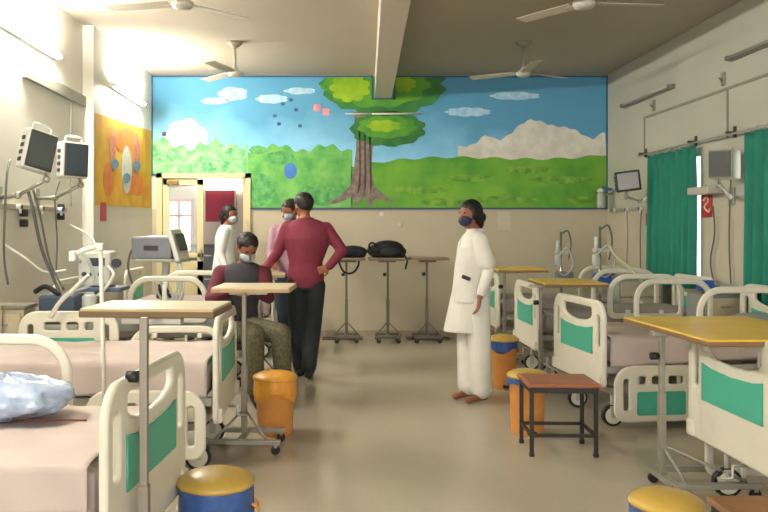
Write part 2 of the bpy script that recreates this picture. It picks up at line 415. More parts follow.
# ---------------------------------------------------------------- mural
def M2(px, py, k=0): 
    return ((px-331)/F*YB, YB-.006-.0015*k, H+(228-py)/F*YB)
def mcol(name, c1, c2, scale, rough=.7):
    if name in MATS: return MATS[name]
    m = mat(name, c1, rough, 0, scale)
    rp = [n for n in m.node_tree.nodes if n.type == 'VALTORGB'][0]
    rp.color_ramp.elements[0].position = .35; rp.color_ramp.elements[1].position = .65
    rp.color_ramp.elements[0].color = hexc(c1); rp.color_ramp.elements[1].color = hexc(c2)
    return m
def skymat():
    m = bpy.data.materials.new('mural_sky_paint'); m.use_nodes = True; nt = m.node_tree; b = nt.nodes['Principled BSDF']
    g = nt.nodes.new('ShaderNodeNewGeometry'); sp = nt.nodes.new('ShaderNodeSeparateXYZ'); nt.links.new(g.outputs['Position'], sp.inputs[0])
    mr = nt.nodes.new('ShaderNodeMapRange'); mr.inputs['From Min'].default_value = 2.1; mr.inputs['From Max'].default_value = 3.3
    nt.links.new(sp.outputs['Z'], mr.inputs['Value'])
    nz = nt.nodes.new('ShaderNodeTexNoise'); nz.inputs['Scale'].default_value = 1.8; nz.inputs['Detail'].default_value = 5
    nt.links.new(g.outputs['Position'], nz.inputs['Vector'])
    ad = nt.nodes.new('ShaderNodeMath'); ad.operation = 'MULTIPLY_ADD'; ad.inputs[1].default_value = .7; nt.links.new(nz.outputs['Fac'], ad.inputs[0]); nt.links.new(mr.outputs[0], ad.inputs[2])
    rp = nt.nodes.new('ShaderNodeValToRGB'); e = rp.color_ramp.elements
    e[0].position = .3; e[0].color = hexc('b9e2f0'); e[1].position = 1.2/1.25; e[1].color = hexc('5a9dc0')
    n_ = e.new(.6); n_.color = hexc('88c8ea')
    x_falloff = nt.nodes.new('ShaderNodeMapRange'); x_falloff.inputs['From Min'].default_value = -2.2; x_falloff.inputs['From Max'].default_value = 3.4  # sky colour deepens rightward: weaker room light on that side, put into the paint
    x_falloff.inputs['To Min'].default_value = -.12; x_falloff.inputs['To Max'].default_value = .2
    nt.links.new(sp.outputs['X'], x_falloff.inputs['Value'])
    ax = nt.nodes.new('ShaderNodeMath'); ax.operation = 'ADD'; nt.links.new(ad.outputs[0], ax.inputs[0]); nt.links.new(x_falloff.outputs[0], ax.inputs[1]); ad = ax
    nt.links.new(ad.outputs[0], rp.inputs['Fac']); nt.links.new(rp.outputs['Color'], b.inputs['Base Color']); b.inputs['Roughness'].default_value = .6
    b.inputs['Specular IOR Level'].default_value = .25
    return m
mu = thing('wall_mural', 'long painted landscape mural with big green tree covering the back wall', 'mural', (0.6, YB, 1.6))
def mpoly(name, layers, m, depth=.004):
    mb = MB()
    for k, pts in layers:
        a = [Vector(M2(x, y, k)) for x, y in pts]
        mb.poly(a)
    ob = mb.bm
    r = bmesh.ops.extrude_face_region(ob, geom=ob.faces[:])
    bmesh.ops.translate(ob, vec=Vector((0, .0012, 0)), verts=[v for v in r['geom'] if isinstance(v, bmesh.types.BMVert)])
    return put(name, mb, m, mu)
def blob(cx, cy, rx, ry, n=36, wob=.12, lob=7, ph=0, y1=None):
    out = []
    for k in range(n):
        a = 2*PI*k/n; r = 1+wob*abs(math.sin(a*lob/2+ph))
        y = cy+ry*r*math.sin(a)
        if y1 is not None: y = min(y, y1)
        out.append((cx+rx*r*math.cos(a), y))
    return out
T = 76.3
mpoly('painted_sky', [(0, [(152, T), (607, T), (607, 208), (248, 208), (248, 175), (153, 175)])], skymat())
def hillpts(fn, x0, x1, yb, n=48):
    return [(x0+(x1-x0)*i/n, fn(x0+(x1-x0)*i/n)) for i in range(n+1)]+[(x1, yb), (x0, yb)]
CLD = mcol('mural_cloud_paint', 'c9c7ba', 'dedccf', 6)
cl = [(1, [(520, 180), (480, 168)]+[(x, 148-26*math.exp(-((x-531)/25)**2)-16*math.exp(-((x-570)/22)**2)-10*math.exp(-((x-486)/10)**2)-14*math.exp(-((x-606)/10)**2)-2.2*abs(math.sin(x*.27))) for x in range(458, 607, 3)]+[(606.5, 165)])]
mpoly('painted_cloud', [(1, cl[0][1][2:]+[(458, 178)])], CLD)
mpoly('painted_cloud', [(1, blob(186, 142, 20, 21, wob=.15)), ], mcol('mural_glow_paint', 'cfe0e4', 'e6eee6', 8))
for bb in ((233, 94, 13, 6, 36, .2, 5), (272, 99, 14, 4, 36, .2, 7), (215, 101, 12, 3, 36, .2, 7), (300, 91, 14, 3, 36, .2, 5), (468, 112, 20, 4, 36, .2, 9), (515, 96, 22, 3.5, 36, .2, 7)): mpoly('painted_cloud', [(1, blob(*bb))], mcol('mural_soft_cloud', '95c6e2', 'c0dcea', 14))
GR1 = mcol('mural_meadow_paint', '4a9a4c', '7cbc62', 5)
GR0 = mcol('mural_meadow_pale', '5aa86a', '9fd09a', 9)
GR2 = mcol('mural_hill_paint', '4f9430', '7ab03c', 2.2)
mpoly('painted_meadow', [(2, hillpts(lambda x: 141+4*math.sin(x*.11)+3*math.sin(x*.37)+4*math.sin((x-150)*.03), 153, 247.9, 174.8))], GR0)
mpoly('painted_meadow', [(2, hillpts(lambda x: 148+3*math.sin(x*.13)+2*math.sin(x*.41), 247.9, 352, 207.8))], GR1)
mpoly('painted_hill', [(2, hillpts(lambda x: 166-14*((x-350)/256)-4*math.sin((x-352)*.022)+1.2*math.sin(x*.2), 351, 606.8, 207.8))], GR2)
for x, y, rx, ry in ((262, 190, 12, 15), (280, 158, 14, 6), (320, 196, 22, 9), (258, 150, 8, 4)): mpoly('painted_bush', [(3, blob(x, y, rx, ry, ph=x, y1=207.6))], mcol('mural_bush_paint', '3f8a4a', '6ab067', 12))
for x, y, rx, ry in ((170, 158, 12, 6), (215, 166, 16, 6), (235, 153, 10, 5)): mpoly('painted_bush', [(3, blob(x, y, rx, ry, ph=x, y1=174.6))], mcol('mural_bush_pale', '4a9b66', '9acb96', 12))
for x, y, rx in ((420, 190, 22), (500, 200, 30), (560, 180, 26), (470, 178, 18), (585, 200, 16), (530, 170, 20), (440, 202, 18)): mpoly('painted_grass_tuft', [(3, blob(x, y, rx, 3, ph=x, wob=.4, lob=13))], mcol('mural_tuft_paint', '4f8a2c', '86b044', 9))
# tree
TRK = mcol('mural_trunk_paint', '675d56', '8a7d73', 14)
trunk = [(353, 112), (383, 112), (378, 130), (372, 150), (371, 170), (374, 186), (384, 195), (396, 203), (376, 199), (370, 207.5), (364, 197), (354, 206), (352, 197), (338, 203), (327, 205), (340, 196), (350, 186), (354, 168), (356, 148), (356, 128)]
mpoly('painted_tree_trunk', [(4, trunk)], TRK)
mpoly('painted_bark_lines', [(5, [(361+dx, 128), (362.5+dx, 128), (363+dx*1.1, 185), (360+dx*1.3, 196), (361.5+dx, 170)]) for dx in (-2, 3, 8)], mcol('mural_bark_dark', '3d3029', '4a3a30', 10))
DG = mcol('mural_leaf_dark', '2c6b38', '3f8038', 5); MG = mcol('mural_leaf_mid', '3f8a2e', '5f9f2a', 4); LG = mcol('mural_leaf_light', '6fa31f', '9cc024', 3)
def clipT(pts): return [(x, max(y, T+.6)) for x, y in pts]
mpoly('painted_tree_crown', [(5, clipT(blob(383, 84, 57, 29, wob=.14, lob=15))), (5, blob(388, 129, 34, 16, wob=.15, lob=11))], DG)
mpoly('painted_tree_crown', [(6, clipT(blob(376, 83, 48, 22, wob=.18, lob=11, ph=1))), (6, blob(387, 127, 26, 10, wob=.2, lob=9, ph=1))], MG)
mpoly('painted_tree_crown', [(7, clipT(blob(350, 88, 17, 12, wob=.25, lob=9))), (7, clipT(blob(402, 84, 12, 7, wob=.25, lob=9))), (7, blob(384, 126, 14, 5, wob=.3, lob=7))], LG)
mpoly('painted_balloon', [(4, blob(290.5, 171, 6.5, 8, wob=0))], mcol('mural_balloon_blue', '3f6fb8', '4a80c8', 6))
for x, y in ((317, 108), (326, 112)): mpoly('painted_butterfly', [(4, blob(x, y, 3.4, 3.2, wob=.35, lob=4))], mcol('mural_butterfly_pink', 'c98a9a', 'dca3a5', 9))
for x, y in ((283, 104), (291, 100), (296, 110), (275, 116), (300, 126), (279, 124)): mpoly('painted_butterfly', [(4, blob(x, y, 1.8, 1.5, wob=.3, lob=4, n=16))], mcol('mural_butterfly_navy', '3a4f7a', '52689a', 9))
BR = mat('mural_border_navy', '2c5577', .6, .05)
def strip(pts, w=.022):
    mb = MB()
    P = [Vector(M2(x, y)) for x, y in pts]
    for i in range(len(P)):
        a, b = P[i], P[(i+1) % len(P)]
        c = (a+b)/2
        dd = b-a
        mb.box((c.x, YB-.009, c.z), (abs(dd.x)+w, .018, w) if abs(dd.x) > abs(dd.z) else (w, .018, abs(dd.z)+w))
    return mb
put('painted_border', strip([(152, 76.6), (372.5, 76.6), (372.5, 99), (394.5, 99), (394.5, 76.6), (607, 76.6), (607, 208.5), (248, 208.5), (248, 175), (152.5, 175)]), BR, mu)
put('wall_junction_box', MB().lathe((0, 0, 0), [(.02, 0), (.025, .02)]).box((0, 0, 0), (.001, .001, .001)) if False else MB().box2((-2.16, YB-.03, 2.58), (-2.11, YB-.008, 2.63), .006), BLACK, mu)
tag(put('mural_cable', MB().cyl(M2(372, 114, 10), M2(422, 114, 10), .012).cyl(M2(345, 114, 10), M2(372, 114, 10), .008), TUBW), 'thin white conduit crossing the painted tree crown on the mural', 'conduit')

# poster on the left wall (abstract stand-in)
def P3(y, z, k=0): return Vector((X2+.006+.0015*k, y, z))
po = thing('wall_poster', 'yellow and orange picture poster on left wall beside the mural', 'poster', (X2, 9.1, 1.65))
def pmesh(name, ptsl, m, k):
    mb = MB()
    for pts in ptsl: mb.poly([P3(y, z, k) for y, z in pts])
    r = bmesh.ops.extrude_face_region(mb.bm, geom=mb.bm.faces[:])
    bmesh.ops.translate(mb.bm, vec=Vector((-.0012, 0, 0)), verts=[v for v in r['geom'] if isinstance(v, bmesh.types.BMVert)])
    return put(name, mb, m, po)
def yz_at(px, py):
    Y = -X2*F/(331-px); return (Y, H+(228-py)/F*Y)
pmesh('poster_sheet', [[yz_at(94.8, 205), yz_at(151, 208), yz_at(151, 131), yz_at(94.8, 113)]], mcol('poster_yellow', 'cf8f1f', 'd9b42c', 3.2), 0)
pmesh('poster_patch', [[yz_at(x, y) for x, y in blob(cx, cy, rx, ry, n=20)] for cx, cy, rx, ry in ((108, 180, 5, 16), (125, 140, 10, 12), (136, 185, 8, 10))], mcol('poster_orange', 'cf6a24', 'd98a2c', 5), 1)
pmesh('poster_shape', [[yz_at(x, y) for x, y in blob(126, 170, 5, 24, n=20, wob=0)]], mcol('poster_white', 'b5bcb8', 'd0d0c4', 18), 2)
for cx, cy in ((112, 150), (136, 155)): pmesh('poster_shape', [[yz_at(x, y) for x, y in blob(cx, cy, 3.2, 22, n=20, wob=0)]], mcol('poster_rose', 'b5654f', 'c98c70', 18), 2)
for cx, cy in ((114, 164), (136, 166), (126, 178)): pmesh('poster_shape', [[yz_at(x, y) for x, y in blob(cx, cy, 4, 5, n=16, wob=0)]], mcol('poster_blue', '5a7a96', '6f93a3', 18), 3)

# ---------------------------------------------------------------- curtains
CUR = mat('green_curtain_cloth', '2f8a76', .85, .12, 5, bump=.1)
nt = CUR.node_tree; b = nt.nodes['Principled BSDF']; tr = nt.nodes.new('ShaderNodeBsdfTranslucent'); tr.inputs['Color'].default_value = hexc('1f8a6e')
mx = nt.nodes.new('ShaderNodeMixShader'); mx.inputs[0].default_value = .3
nt.links.new(b.outputs[0], mx.inputs[1]); nt.links.new(tr.outputs[0], mx.inputs[2]); nt.links.new(mx.outputs[0], nt.nodes['Material Output'].inputs[0])
def curtain(y0, y1, zb, zt, lb, nf):
    def fn(u, v):
        y = y0+(y1-y0)*u; z = zb+(zt-zb)*v
        amp = .022*(1.2-.5*v)
        return Vector((XR-.075+amp*math.sin(u*nf*2*PI+.6*math.sin(v*2))+.006*math.sin(u*nf*5.3+v*3), y+.006*math.sin(v*7+u*20), z+.006*math.sin(u*40)))
    t = thing('curtain', lb, 'curtain', (XR-.075, (y0+y1)/2, zb))
    put('cloth', MB().grid(fn, nf*10, 14), CUR, t, solid=.004)
    for k in range(nf):
        put('ring', MB().tube([(XR-.075+.02*math.cos(q), y0+(k+.5)*(y1-y0)/nf, zt+.02+.02*math.sin(q)) for q in [i*PI/5 for i in range(11)]], .003, 6, smooth=False), STEEL, t)
curtain(7.61, 8.75, .80, 2.18, 'green curtain over the far right window with a bright gap beside it', 8)
curtain(5.4, 6.7, .78, 2.19, 'green curtain cut off by the right frame edge', 9)
rd = thing('curtain_rod', 'grey curtain rod running along right wall above both curtains', 'curtain rod', (XR, 7, 2.2))
put('rod', MB().cyl((XR-.075, 5.3, 2.215), (XR-.075, 9.02, 2.215), .009), STEEL, rd)
for yy in (5.4, 7.0, 7.75, 8.98): put('bracket', MB().box2((XR-.085, yy-.012, 2.225), (XR, yy+.012, 2.245)).box2((XR-.012, yy-.02, 2.19), (XR, yy+.02, 2.29)), DARK, rd)

# ---------------------------------------------------------------- beds
BL = 1.58; BW = .88
fb_o = rrect(-.44, .30, .44, .88, (.04, .04, .12, .12), 7)
fb_h = [[(-.27, .775), (-.24, .75), (-.15, .725), (0, .715), (.15, .725), (.24, .75), (.27, .775), (.265, .835), (.25, .848), (-.25, .848), (-.265, .835)],
        rrect(-.403, .56, -.325, .80, (.03, .03, .035, .035)), rrect(.325, .56, .403, .80, (.03, .03, .035, .035))]
FB = plate([fb_o]+fb_h, .032, .012)
GI = plate([[(-.28, .51), (.28, .51), (.28, .70), (.20, .685), (0, .675), (-.20, .685), (-.28, .70)]], .008, .002)
sr_o = rrect(-.33, 0, .33, .37, (.07, .07, .12, .12))
sr_a = rrect(-.33, 0, .33, .38, (.05, .05, .17, .17), 8)
SRM = plate([sr_o, rrect(-.285, .06, -.225, .30, .028), rrect(.225, .06, .285, .30, .028), rrect(-.17, .24, -.04, .315, .025), rrect(-.02, .24, .08, .315, .025), rrect(.10, .24, .18, .315, .025)], .03, .01)
SRG = plate([rrect(-.17, .04, .18, .2, .015)], .006, .0015)
SRO = plate([sr_a, rrect(-.304, .026, .304, .354, (.04, .04, .145, .145), 8)], .026, .011)
def make_bed(rails, lb, loc, rz, foot_only=False, sheet=None):
    """local: foot end x=0, head at x=-BL, width y +-.44. rails: dict side(-1 near/+1) -> list of (xc, zoffset, style)"""
    t = thing('hospital_bed', lb, 'bed', loc, rz, None)
    def at(M): return M
    fo = put('footboard', MB().addmesh(FB, Matrix.Translation((0, 0, 0))@M_YZ), PLW, t, local=True)
    put('footboard_inlay', MB().addmesh(GI, Matrix.Translation((.02, 0, 0))@M_YZ), PLG, fo, local=True)
    put('footboard_inlay', MB().addmesh(GI, Matrix.Translation((-.02, 0, 0))@M_YZ), PLG, fo, local=True)
    put('corner_bumper', MB().box((.012, -.40, .34), (.05, .07, .09), .015), PLW, fo, local=True)
    put('corner_bumper', MB().box((.012, .40, .34), (.05, .07, .09), .015), PLW, fo, local=True)
    ho = put('headboard', MB().addmesh(FB, Matrix.Translation((-BL, 0, .06))@M_YZ), PLW, t, local=True)
    put('headboard_inlay', MB().addmesh(GI, Matrix.Translation((-BL+.02, 0, .06))@M_YZ), PLG, ho, local=True)
    f = MB()
    for s in (-1, 1):
        f.box((-BL/2, s*.37, .41), (BL-.05, .05, .05), .006)
        f.box((-BL/2, s*.30, .25), (BL-.2, .045, .045), .006)
    for k in range(9): f.box((-.1-k*(BL-.2)/8, 0, .425), (.05, .7, .015), .003)
    f.box((-.12, 0, .25), (.05, .62, .045), .006); f.box((-BL+.12, 0, .25), (.05, .62, .045), .006)
    for x in (-.35, -BL+.35):
        for s in (-1, 1): f.box((x, s*.27, .33), (.3, .02, .035), .005, ry=.5*(1 if x > -.8 else -1))
    put('bed_frame', f, FRAME, t, local=True)
    put('mattress', MB().box((-BL/2, 0, .535), (BL-.08, .80, .17), .04), MATT, t, local=True)
    for x in (-.12, -BL+.12):
        for s in (-1, 1):
            c = put('caster', MB().cyl((x, s*.30, .23), (x, s*.30, .13), .014).box((x, s*.30, .135), (.05, .045, .02), .005).box((x, s*.325, .1), (.04, .005, .08), .002).box((x, s*.275, .1), (.04, .005, .08), .002), FRAME, t, local=True)
            wh = put('wheel', MB().cyl((x, s*.30-.018, .075), (x, s*.30+.018, .075), .075, seg=24), BLACK, c, local=True)
            put('hub', MB().cyl((x, s*.30-.022, .075), (x, s*.30+.022, .075), .058, seg=20), PLW, c, local=True)
    cr = put('crank', MB().tube([(-.02, .1, .28), (.06, .1, .28), (.06, .1, .22), (.13, .1, .22)], .009, smooth=False), STEEL, t, local=True)
    for (side, xc, z0, st) in rails:
        r = put('side_rail', MB().addmesh(SRM if st else SRO, Matrix.Translation((xc, side*.455, z0))@M_XZ).box((xc-.15, side*.43, z0+(.05 if z0 > .4 else .33)), (.03, .05, .03), .004).box((xc+.15, side*.43, z0+(.05 if z0 > .4 else .33)), (.03, .05, .03), .004).box((xc-.15, side*.415, (z0+.4)/2), (.025, .02, abs(z0+.04-.4)+.06), .004).box((xc+.15, side*.415, (z0+.4)/2), (.025, .02, abs(z0+.04-.4)+.06), .004), PLW, t, local=True)
        if st:
            put('rail_inlay', MB().addmesh(SRG, Matrix.Translation((xc, side*.455+.0165, z0))@M_XZ), PLG, r, local=True)
            put('rail_inlay', MB().addmesh(SRG, Matrix.Translation((xc, side*.455-.0165, z0))@M_XZ), PLG, r, local=True)
    return t
XF = -.65; XG = 1.86
# left row (local +y is away from camera)
UP, DN = .60, .09
make_bed([(1, -.83, .545, 0)], 'white hospital bed nearest the camera on left with lilac sheet', (-.68, 2.98, 0), -R(5.5))
make_bed([(-1, -.39, .11, 1), (1, -.38, .35, 0), (1, -1.12, .46, 1)], 'second bed on the left, behind the nearest one, long pink-lilac sheet', (XF, 4.94, 0), 0)
make_bed([(1, -.5, UP, 0), (-1, -.6, UP, 0)], 'third bed on left, mostly hidden behind the oak topped table', (-.79, 7.27, 0), 0)
make_bed([(1, -.5, DN, 0)], 'farthest left bed, green footboard showing beside the maroon shirt man', (-.62, 8.98, 0), 0)
# right row rotated by 180: local +y is toward the camera
make_bed([(-1, -.42, DN-.02, 0), (1, -.42, DN-.02, 0), (-1, -1.25, UP, 0)], 'white bed at right frame edge with large green footboard inlay', (1.95, 3.87, 0), PI+R(1))
make_bed([(1, -.40, DN-.02, 1), (1, -1.0, UP, 0), (-1, -1.0, UP, 0)], 'right bed with lowered green side rail, behind the red topped stool', (1.84, 5.95, 0), PI+R(6))
make_bed([(1, -.95, UP, 0), (-1, -1.1, UP, 0)], 'third bed on the right, footboard under the yellow topped far table', (XG, 7.6, 0), PI)
make_bed([(1, -1.2, UP, 0)], 'farthest right bed partly hidden by the woman in white', (XG-.02, 9.2, 0), PI)

# sheets
def sheet(lb, loc, rz, x0, x1, drop, m=SHEET, seed=0, trim=False):
    hw = .425; z = .632
    def fn(u, v):
        x = x0+(x1-x0)*u
        s = (v-.5)*2*(hw+drop)
        if abs(s) <= hw: y, zz = s, z; yy = y
        else:
            o = abs(s)-hw; yy = math.copysign(hw+.004+.012*math.sin(x*17+seed)*min(1, o*8)+.01*o, s); zz = z-o
        n = noise.noise(Vector((x*4+seed, yy*5, seed)))*.012+noise.noise(Vector((x*13, yy*11, seed)))*.005
        if abs(s) <= hw:
            ed = hw-abs(s); zz += n*1.2-.012*max(0, 1-ed/.05)**2+.006
        else: zz += .02*math.sin(x*3+seed)*(abs(s)-hw)/drop
        return Vector((x, yy, zz+.008))
    o = put('bed_sheet', MB().grid(fn, 60, 60), m, None, local=True, solid=.003)
    o.location = loc; o.rotation_euler = (0, 0, rz)
    tag(o, lb, 'sheet')
    return o
s0 = sheet('pale lilac sheet covering the nearest left bed, thin red seam across it', (-.68, 2.98, 0), -R(5.5), -1.5, -.06, .17, seed=1)
put('red_seam', MB().tube([(-.08-.0*k, -.2-.01*math.sin(k), .66) if False else (-1.0+k*.08, .10+.006*math.sin(k*2.1), .652+.003*math.sin(k*1.7)) for k in range(10)], .004, 6), mat('red_seam_thread', '8f4a48', .8, .1), s0, local=True)
sheet('lilac sheet hanging over the side of the second left bed', (XF, 4.94, 0), 0, -1.5, -.05, .2, seed=3)
sheet('grey lilac sheet on the right bed with the lowered rail', (1.84, 5.95, 0), PI+R(6), -1.5, -.05, .18, seed=5)
sheet('grey lilac sheet on the bed at the right frame edge', (1.95, 3.87, 0), PI+R(1), -1.5, -.06, .16, seed=8)
sheet('grey sheet on third left bed behind the oak table', (-.79, 7.27, 0), 0, -1.4, -.06, .15, m=mat('grey_green_sheet', '8f9690', .85, .05, 5), seed=11)
sheet('dim grey sheet on the third right bed', (XG, 7.6, 0), PI, -1.5, -.06, .15, m=mat('dim_grey_sheet', '98918a', .85, .05, 5), seed=13)

# ---------------------------------------------------------------- overbed tables
def overbed(lb, x, y, z, w, d, rz=0, top=WOODL, cx=0, base=.5, edge=EDGE, cdir=0, group=None, cy=0, bx=0):
    t = thing('overbed_table', lb, 'table', (x, y, 0), rz, group)
    tp = put('tabletop', MB().box((0, 0, z-.006), (w, d, .012), .004), top, t, local=True)
    put('edge_band', MB().box((0, 0, z-.021), (w+.006, d+.006, .022), .004), edge, tp, local=True)
    put('column', MB().box((cx, cy, (z+.06)/2), (.027, .028, z-.1), .004).box((cx, cy, .3), (.036, .036, .45), .004), POLE, t, local=True)
    put('top_bracket', MB().box((cx*.6, cy*.5, z-.045), (abs(cx)*.8+.2, .05, .025), .004), STEEL, t, local=True)
    put('lift_knob', MB().cyl((cx-.02, cy, .8*z), (cx-.06, cy, .8*z), .02), BLACK, t, local=True)
    X = cx+bx
    put('base', MB().box((X, cy-.15, .075), (base, .04, .03), .005).box((X, cy+.15, .075), (base, .04, .03), .005).box((cx, cy, .08), (.04, .3, .03), .005).tube([(cx, cy, .25), (X+.16, cy-.14, .09)], .008).tube([(cx, cy, .25), (X-.16, cy-.14, .09)], .008), STEEL, t, local=True)
    for sx in (-1, 1):
        for sy in (-1, 1):
            c = put('caster', MB().box((X+sx*(base/2-.03), cy+sy*.15, .055), (.022, .03, .025), .003), STEEL, t, local=True)
            put('wheel', MB().cyl((X+sx*(base/2-.03), cy+sy*.15-.01, .028), (X+sx*(base/2-.03), cy+sy*.15+.01, .028), .028), BLACK, c, local=True)
    return t
OAKE = mat('dark_oak_edge', '6e583a', .5, .06)
overbed('tall overbed table with pale oak top in front of nearest left footboard', -.64, 2.98, 1.115, .48, .33, R(-4), WOODL, cx=.02, cy=-.25, edge=OAKE)
overbed('overbed table behind the orange bagged bin, pale top, wheeled base', -.49, 5.18, 1.03, .49, .44, R(-3), mat('laminate_pale', 'cdb995', .4, .06, 6), cx=-.06, cy=-.08, base=.5, edge=mat('pale_edge', 'a8916a', .5, .05))
overbed('small pale overbed table under the hand of the maroon shirt man', -.58, 7.25, .99, .34, .3, 0, WOODL, cx=-.05, base=.36, edge=MATS['pale_edge'])
overbed('large yellow topped overbed table in the right foreground', 2.02, 4.06, .90, .70, .95, R(2), WOODT, cx=-.255, cy=.2, base=.46, bx=.22)
overbed('yellow topped overbed table behind the red stool bed', 2.03, 6.9, .945, .52, .66, R(-2), WOODT, cx=-.22, base=.4, bx=.12)
overbed('farthest yellow topped overbed table beside the woman in white', 1.93, 8.35, .985, .5, .66, 0, WOODT, cx=-.12, base=.4)
STEEL_ = STEEL; POLE_ = POLE; STEEL = mat('dark_base_metal', '6d675b', .5, .06); POLE = STEEL
overbed('grey topped overbed table by back wall under small black bag', .22, 9.85, 1.035, .40, .34, 0, mat('grey_laminate', '8f8874', .4, .06), cx=-.03, base=.3)
overbed('grey topped overbed table by back wall under big black backpack', .68, 9.85, 1.035, .44, .34, 0, MATS['grey_laminate'], cx=.02, base=.3)
overbed('bare grey topped overbed table by back wall right of the bags', 1.2, 9.85, 1.04, .46, .34, 0, MATS['grey_laminate'], cx=-.02, base=.34)
STEEL = STEEL_; POLE = POLE_
for x0, x1, lb in ((-.11, .4, 'dark mat on the floor against back wall left of centre'), (.95, 1.5, 'dark mat on the floor against back wall beside woman in white')):
    tag(put('floor_mat', MB().box2((x0, 9.98, 0), (x1, 10.22, .012), .004), mat('dark_mat', '5d5242', .9, .15, 40)), lb, 'mat')

# ---------------------------------------------------------------- stools
def stool(lb, x, y, rz, w, d, h, topm, legm):
    t = thing('stool', lb, 'stool', (x, y, 0), rz)
    put('seat', MB().box((0, 0, h-.014), (w, d, .028), .01), topm, t, local=True)
    put('apron', MB().box((0, -d/2+.025, h-.045), (w-.04, .02, .03)).box((0, d/2-.025, h-.045), (w-.04, .02, .03)).box((-w/2+.025, 0, h-.045), (.02, d-.04, .03)).box((w/2-.025, 0, h-.045), (.02, d-.04, .03)), legm, t, local=True)
    for sx in (-1, 1):
        for sy in (-1, 1): 
            lg = put('leg', MB().box((sx*(w/2-.025), sy*(d/2-.025), (h-.03)/2), (.024, .024, h-.03), .003), legm, t, local=True)
            put('rubber_foot', MB().box((sx*(w/2-.025), sy*(d/2-.025), .012), (.03, .03, .024), .004), BLACK, lg, local=True)
    put('stretcher', MB().box((0, d/2-.025, .13), (w-.05, .016, .02)).box((0, -d/2+.025, .13), (w-.05, .016, .02)).box((-w/2+.025, 0, .13), (.016, d-.05, .02)).box((w/2-.025, 0, .13), (.016, d-.05, .02)), legm, t, local=True)
    return t
SR_ = mat('red_brown_seat', '9a5f44', .4, .12, 14)
BLK = mat('black_steel_leg', '26241f', .5, .1)
stool('red brown topped stool with black legs beside right bed', 1.43, 5.05, R(-2), .44, .36, .45, SR_, BLK)
stool('brown topped stool cut off by bottom right frame edge', 1.55, 2.62, 0, .46, .4, .46, mat('brown_seat', '8a6340', .45, .12, 14), BLK)
stool('low steel stool under the seated man', -.78, 6.6, R(12), .36, .32, .47, mat('dark_seat', '3a3530', .6, .1), BLK)

# ---------------------------------------------------------------- bins
def bin_(lb, x, y, r, h, lid=BINY, bag=BAGB, body=BINO, baghang=.1, lidopen=True, step=False, handle=True):
    t = thing('waste_bin', lb, 'waste bin', (x, y, 0))
    put('body', MB().lathe((0, 0, 0), [(r*.82, 0), (r*.84, .01), (r*.95, h-.05), (r, h-.045), (r, h-.03)]), body, t, local=True)
    if bag:
        def fn(u, v):
            a = u*2*PI; z = h-.02-baghang*v*(1+.25*math.sin(a*3+x*9))
            rr = r*(1.02+.03*math.sin(a*13)*v+.02*math.sin(a*7))
            return Vector((rr*math.cos(a), rr*math.sin(a), z))
        put('bin_bag', MB().grid(fn, 48, 6), bag, t, local=True, solid=.003)
    l = put('lid', MB().lathe((0, 0, h-.03), [(r*1.06, 0), (r*1.08, .012), (r*1.03, .025), (r*.8, .042), (r*.45, .052), (r*.02, .055)]), lid, t, local=True)
    if handle: put('handle', MB().tube([(r*1.02, -.04, h-.1), (r*1.16, -.03, h-.12), (r*1.18, 0, h-.14), (r*1.16, .03, h-.12), (r*1.02, .04, h-.1)], .006), body, t, local=True)
    if step: put('pedal', MB().box((0, -r*.85, .025), (.06, .08, .02), .005), BLACK, t, local=True)
    return t
bin_('yellow lidded bin with blue bag in the left foreground', -.478, 3.32, .15, .37, handle=True, baghang=.14)
ORB = mat('amber_translucent_bag', 'd9983a', .35, .12, 25, bump=.3)
bin_('orange bin with amber bag below the seated man', -.382, 5.47, .142, .40, lid=mat('amber_lid', 'd99c3c', .35, .08), bag=ORB, baghang=.13, handle=False)
bin_('farther orange bin with blue liner beside the woman in white', 1.52, 7.05, .125, .44, bag=BAGB, baghang=.09, step=True)
bin_('orange bin partly hidden behind the red topped stool', 1.345, 5.48, .13, .41, bag=BAGB, baghang=.06, step=True)
bin_('yellow lidded bin at bottom right in front of large table', 1.32, 3.15, .132, .34, handle=True, baghang=.1)

# ---------------------------------------------------------------- monitors
def monitor(lb, loc, rz, ry, w, h, dep, shell, scr, bez, armto=None, handle=True, rx=0):
    t = thing('patient_monitor', lb, 'monitor', loc, rz)
    t.rotation_euler = (rx, ry, rz)
    # local: screen faces -y
    put('housing', MB().box((0, dep/2, 0), (w, dep, h), .015).box((0, dep*.75+dep*.25, 0), (w*.8, dep*.5, h*.8), .02), shell, t, local=True)
    bz = put('bezel', MB().box((0, -.008, 0), (w*.9, .018, h*.9), .006), bez, t, local=True)
    put('screen', MB().box((0, -.018, 0), (w*.82, .004, h*.8), .001), scr, bz, local=True)
    if handle: put('handle', MB().tube([(-w*.3, dep*.4, h/2-.01), (-w*.28, dep*.4, h/2+.04), (w*.28, dep*.4, h/2+.04), (w*.3, dep*.4, h/2-.01)], .009, n=3), shell, t, local=True)
    pt = MB()
    for k in range(4): pt.box((-w/2-.002, dep*.55, -h*.3+k*h*.18), (.012, dep*.35, h*.1), .003)
    put('connector_ports', pt, DARK, t, local=True)
    return t
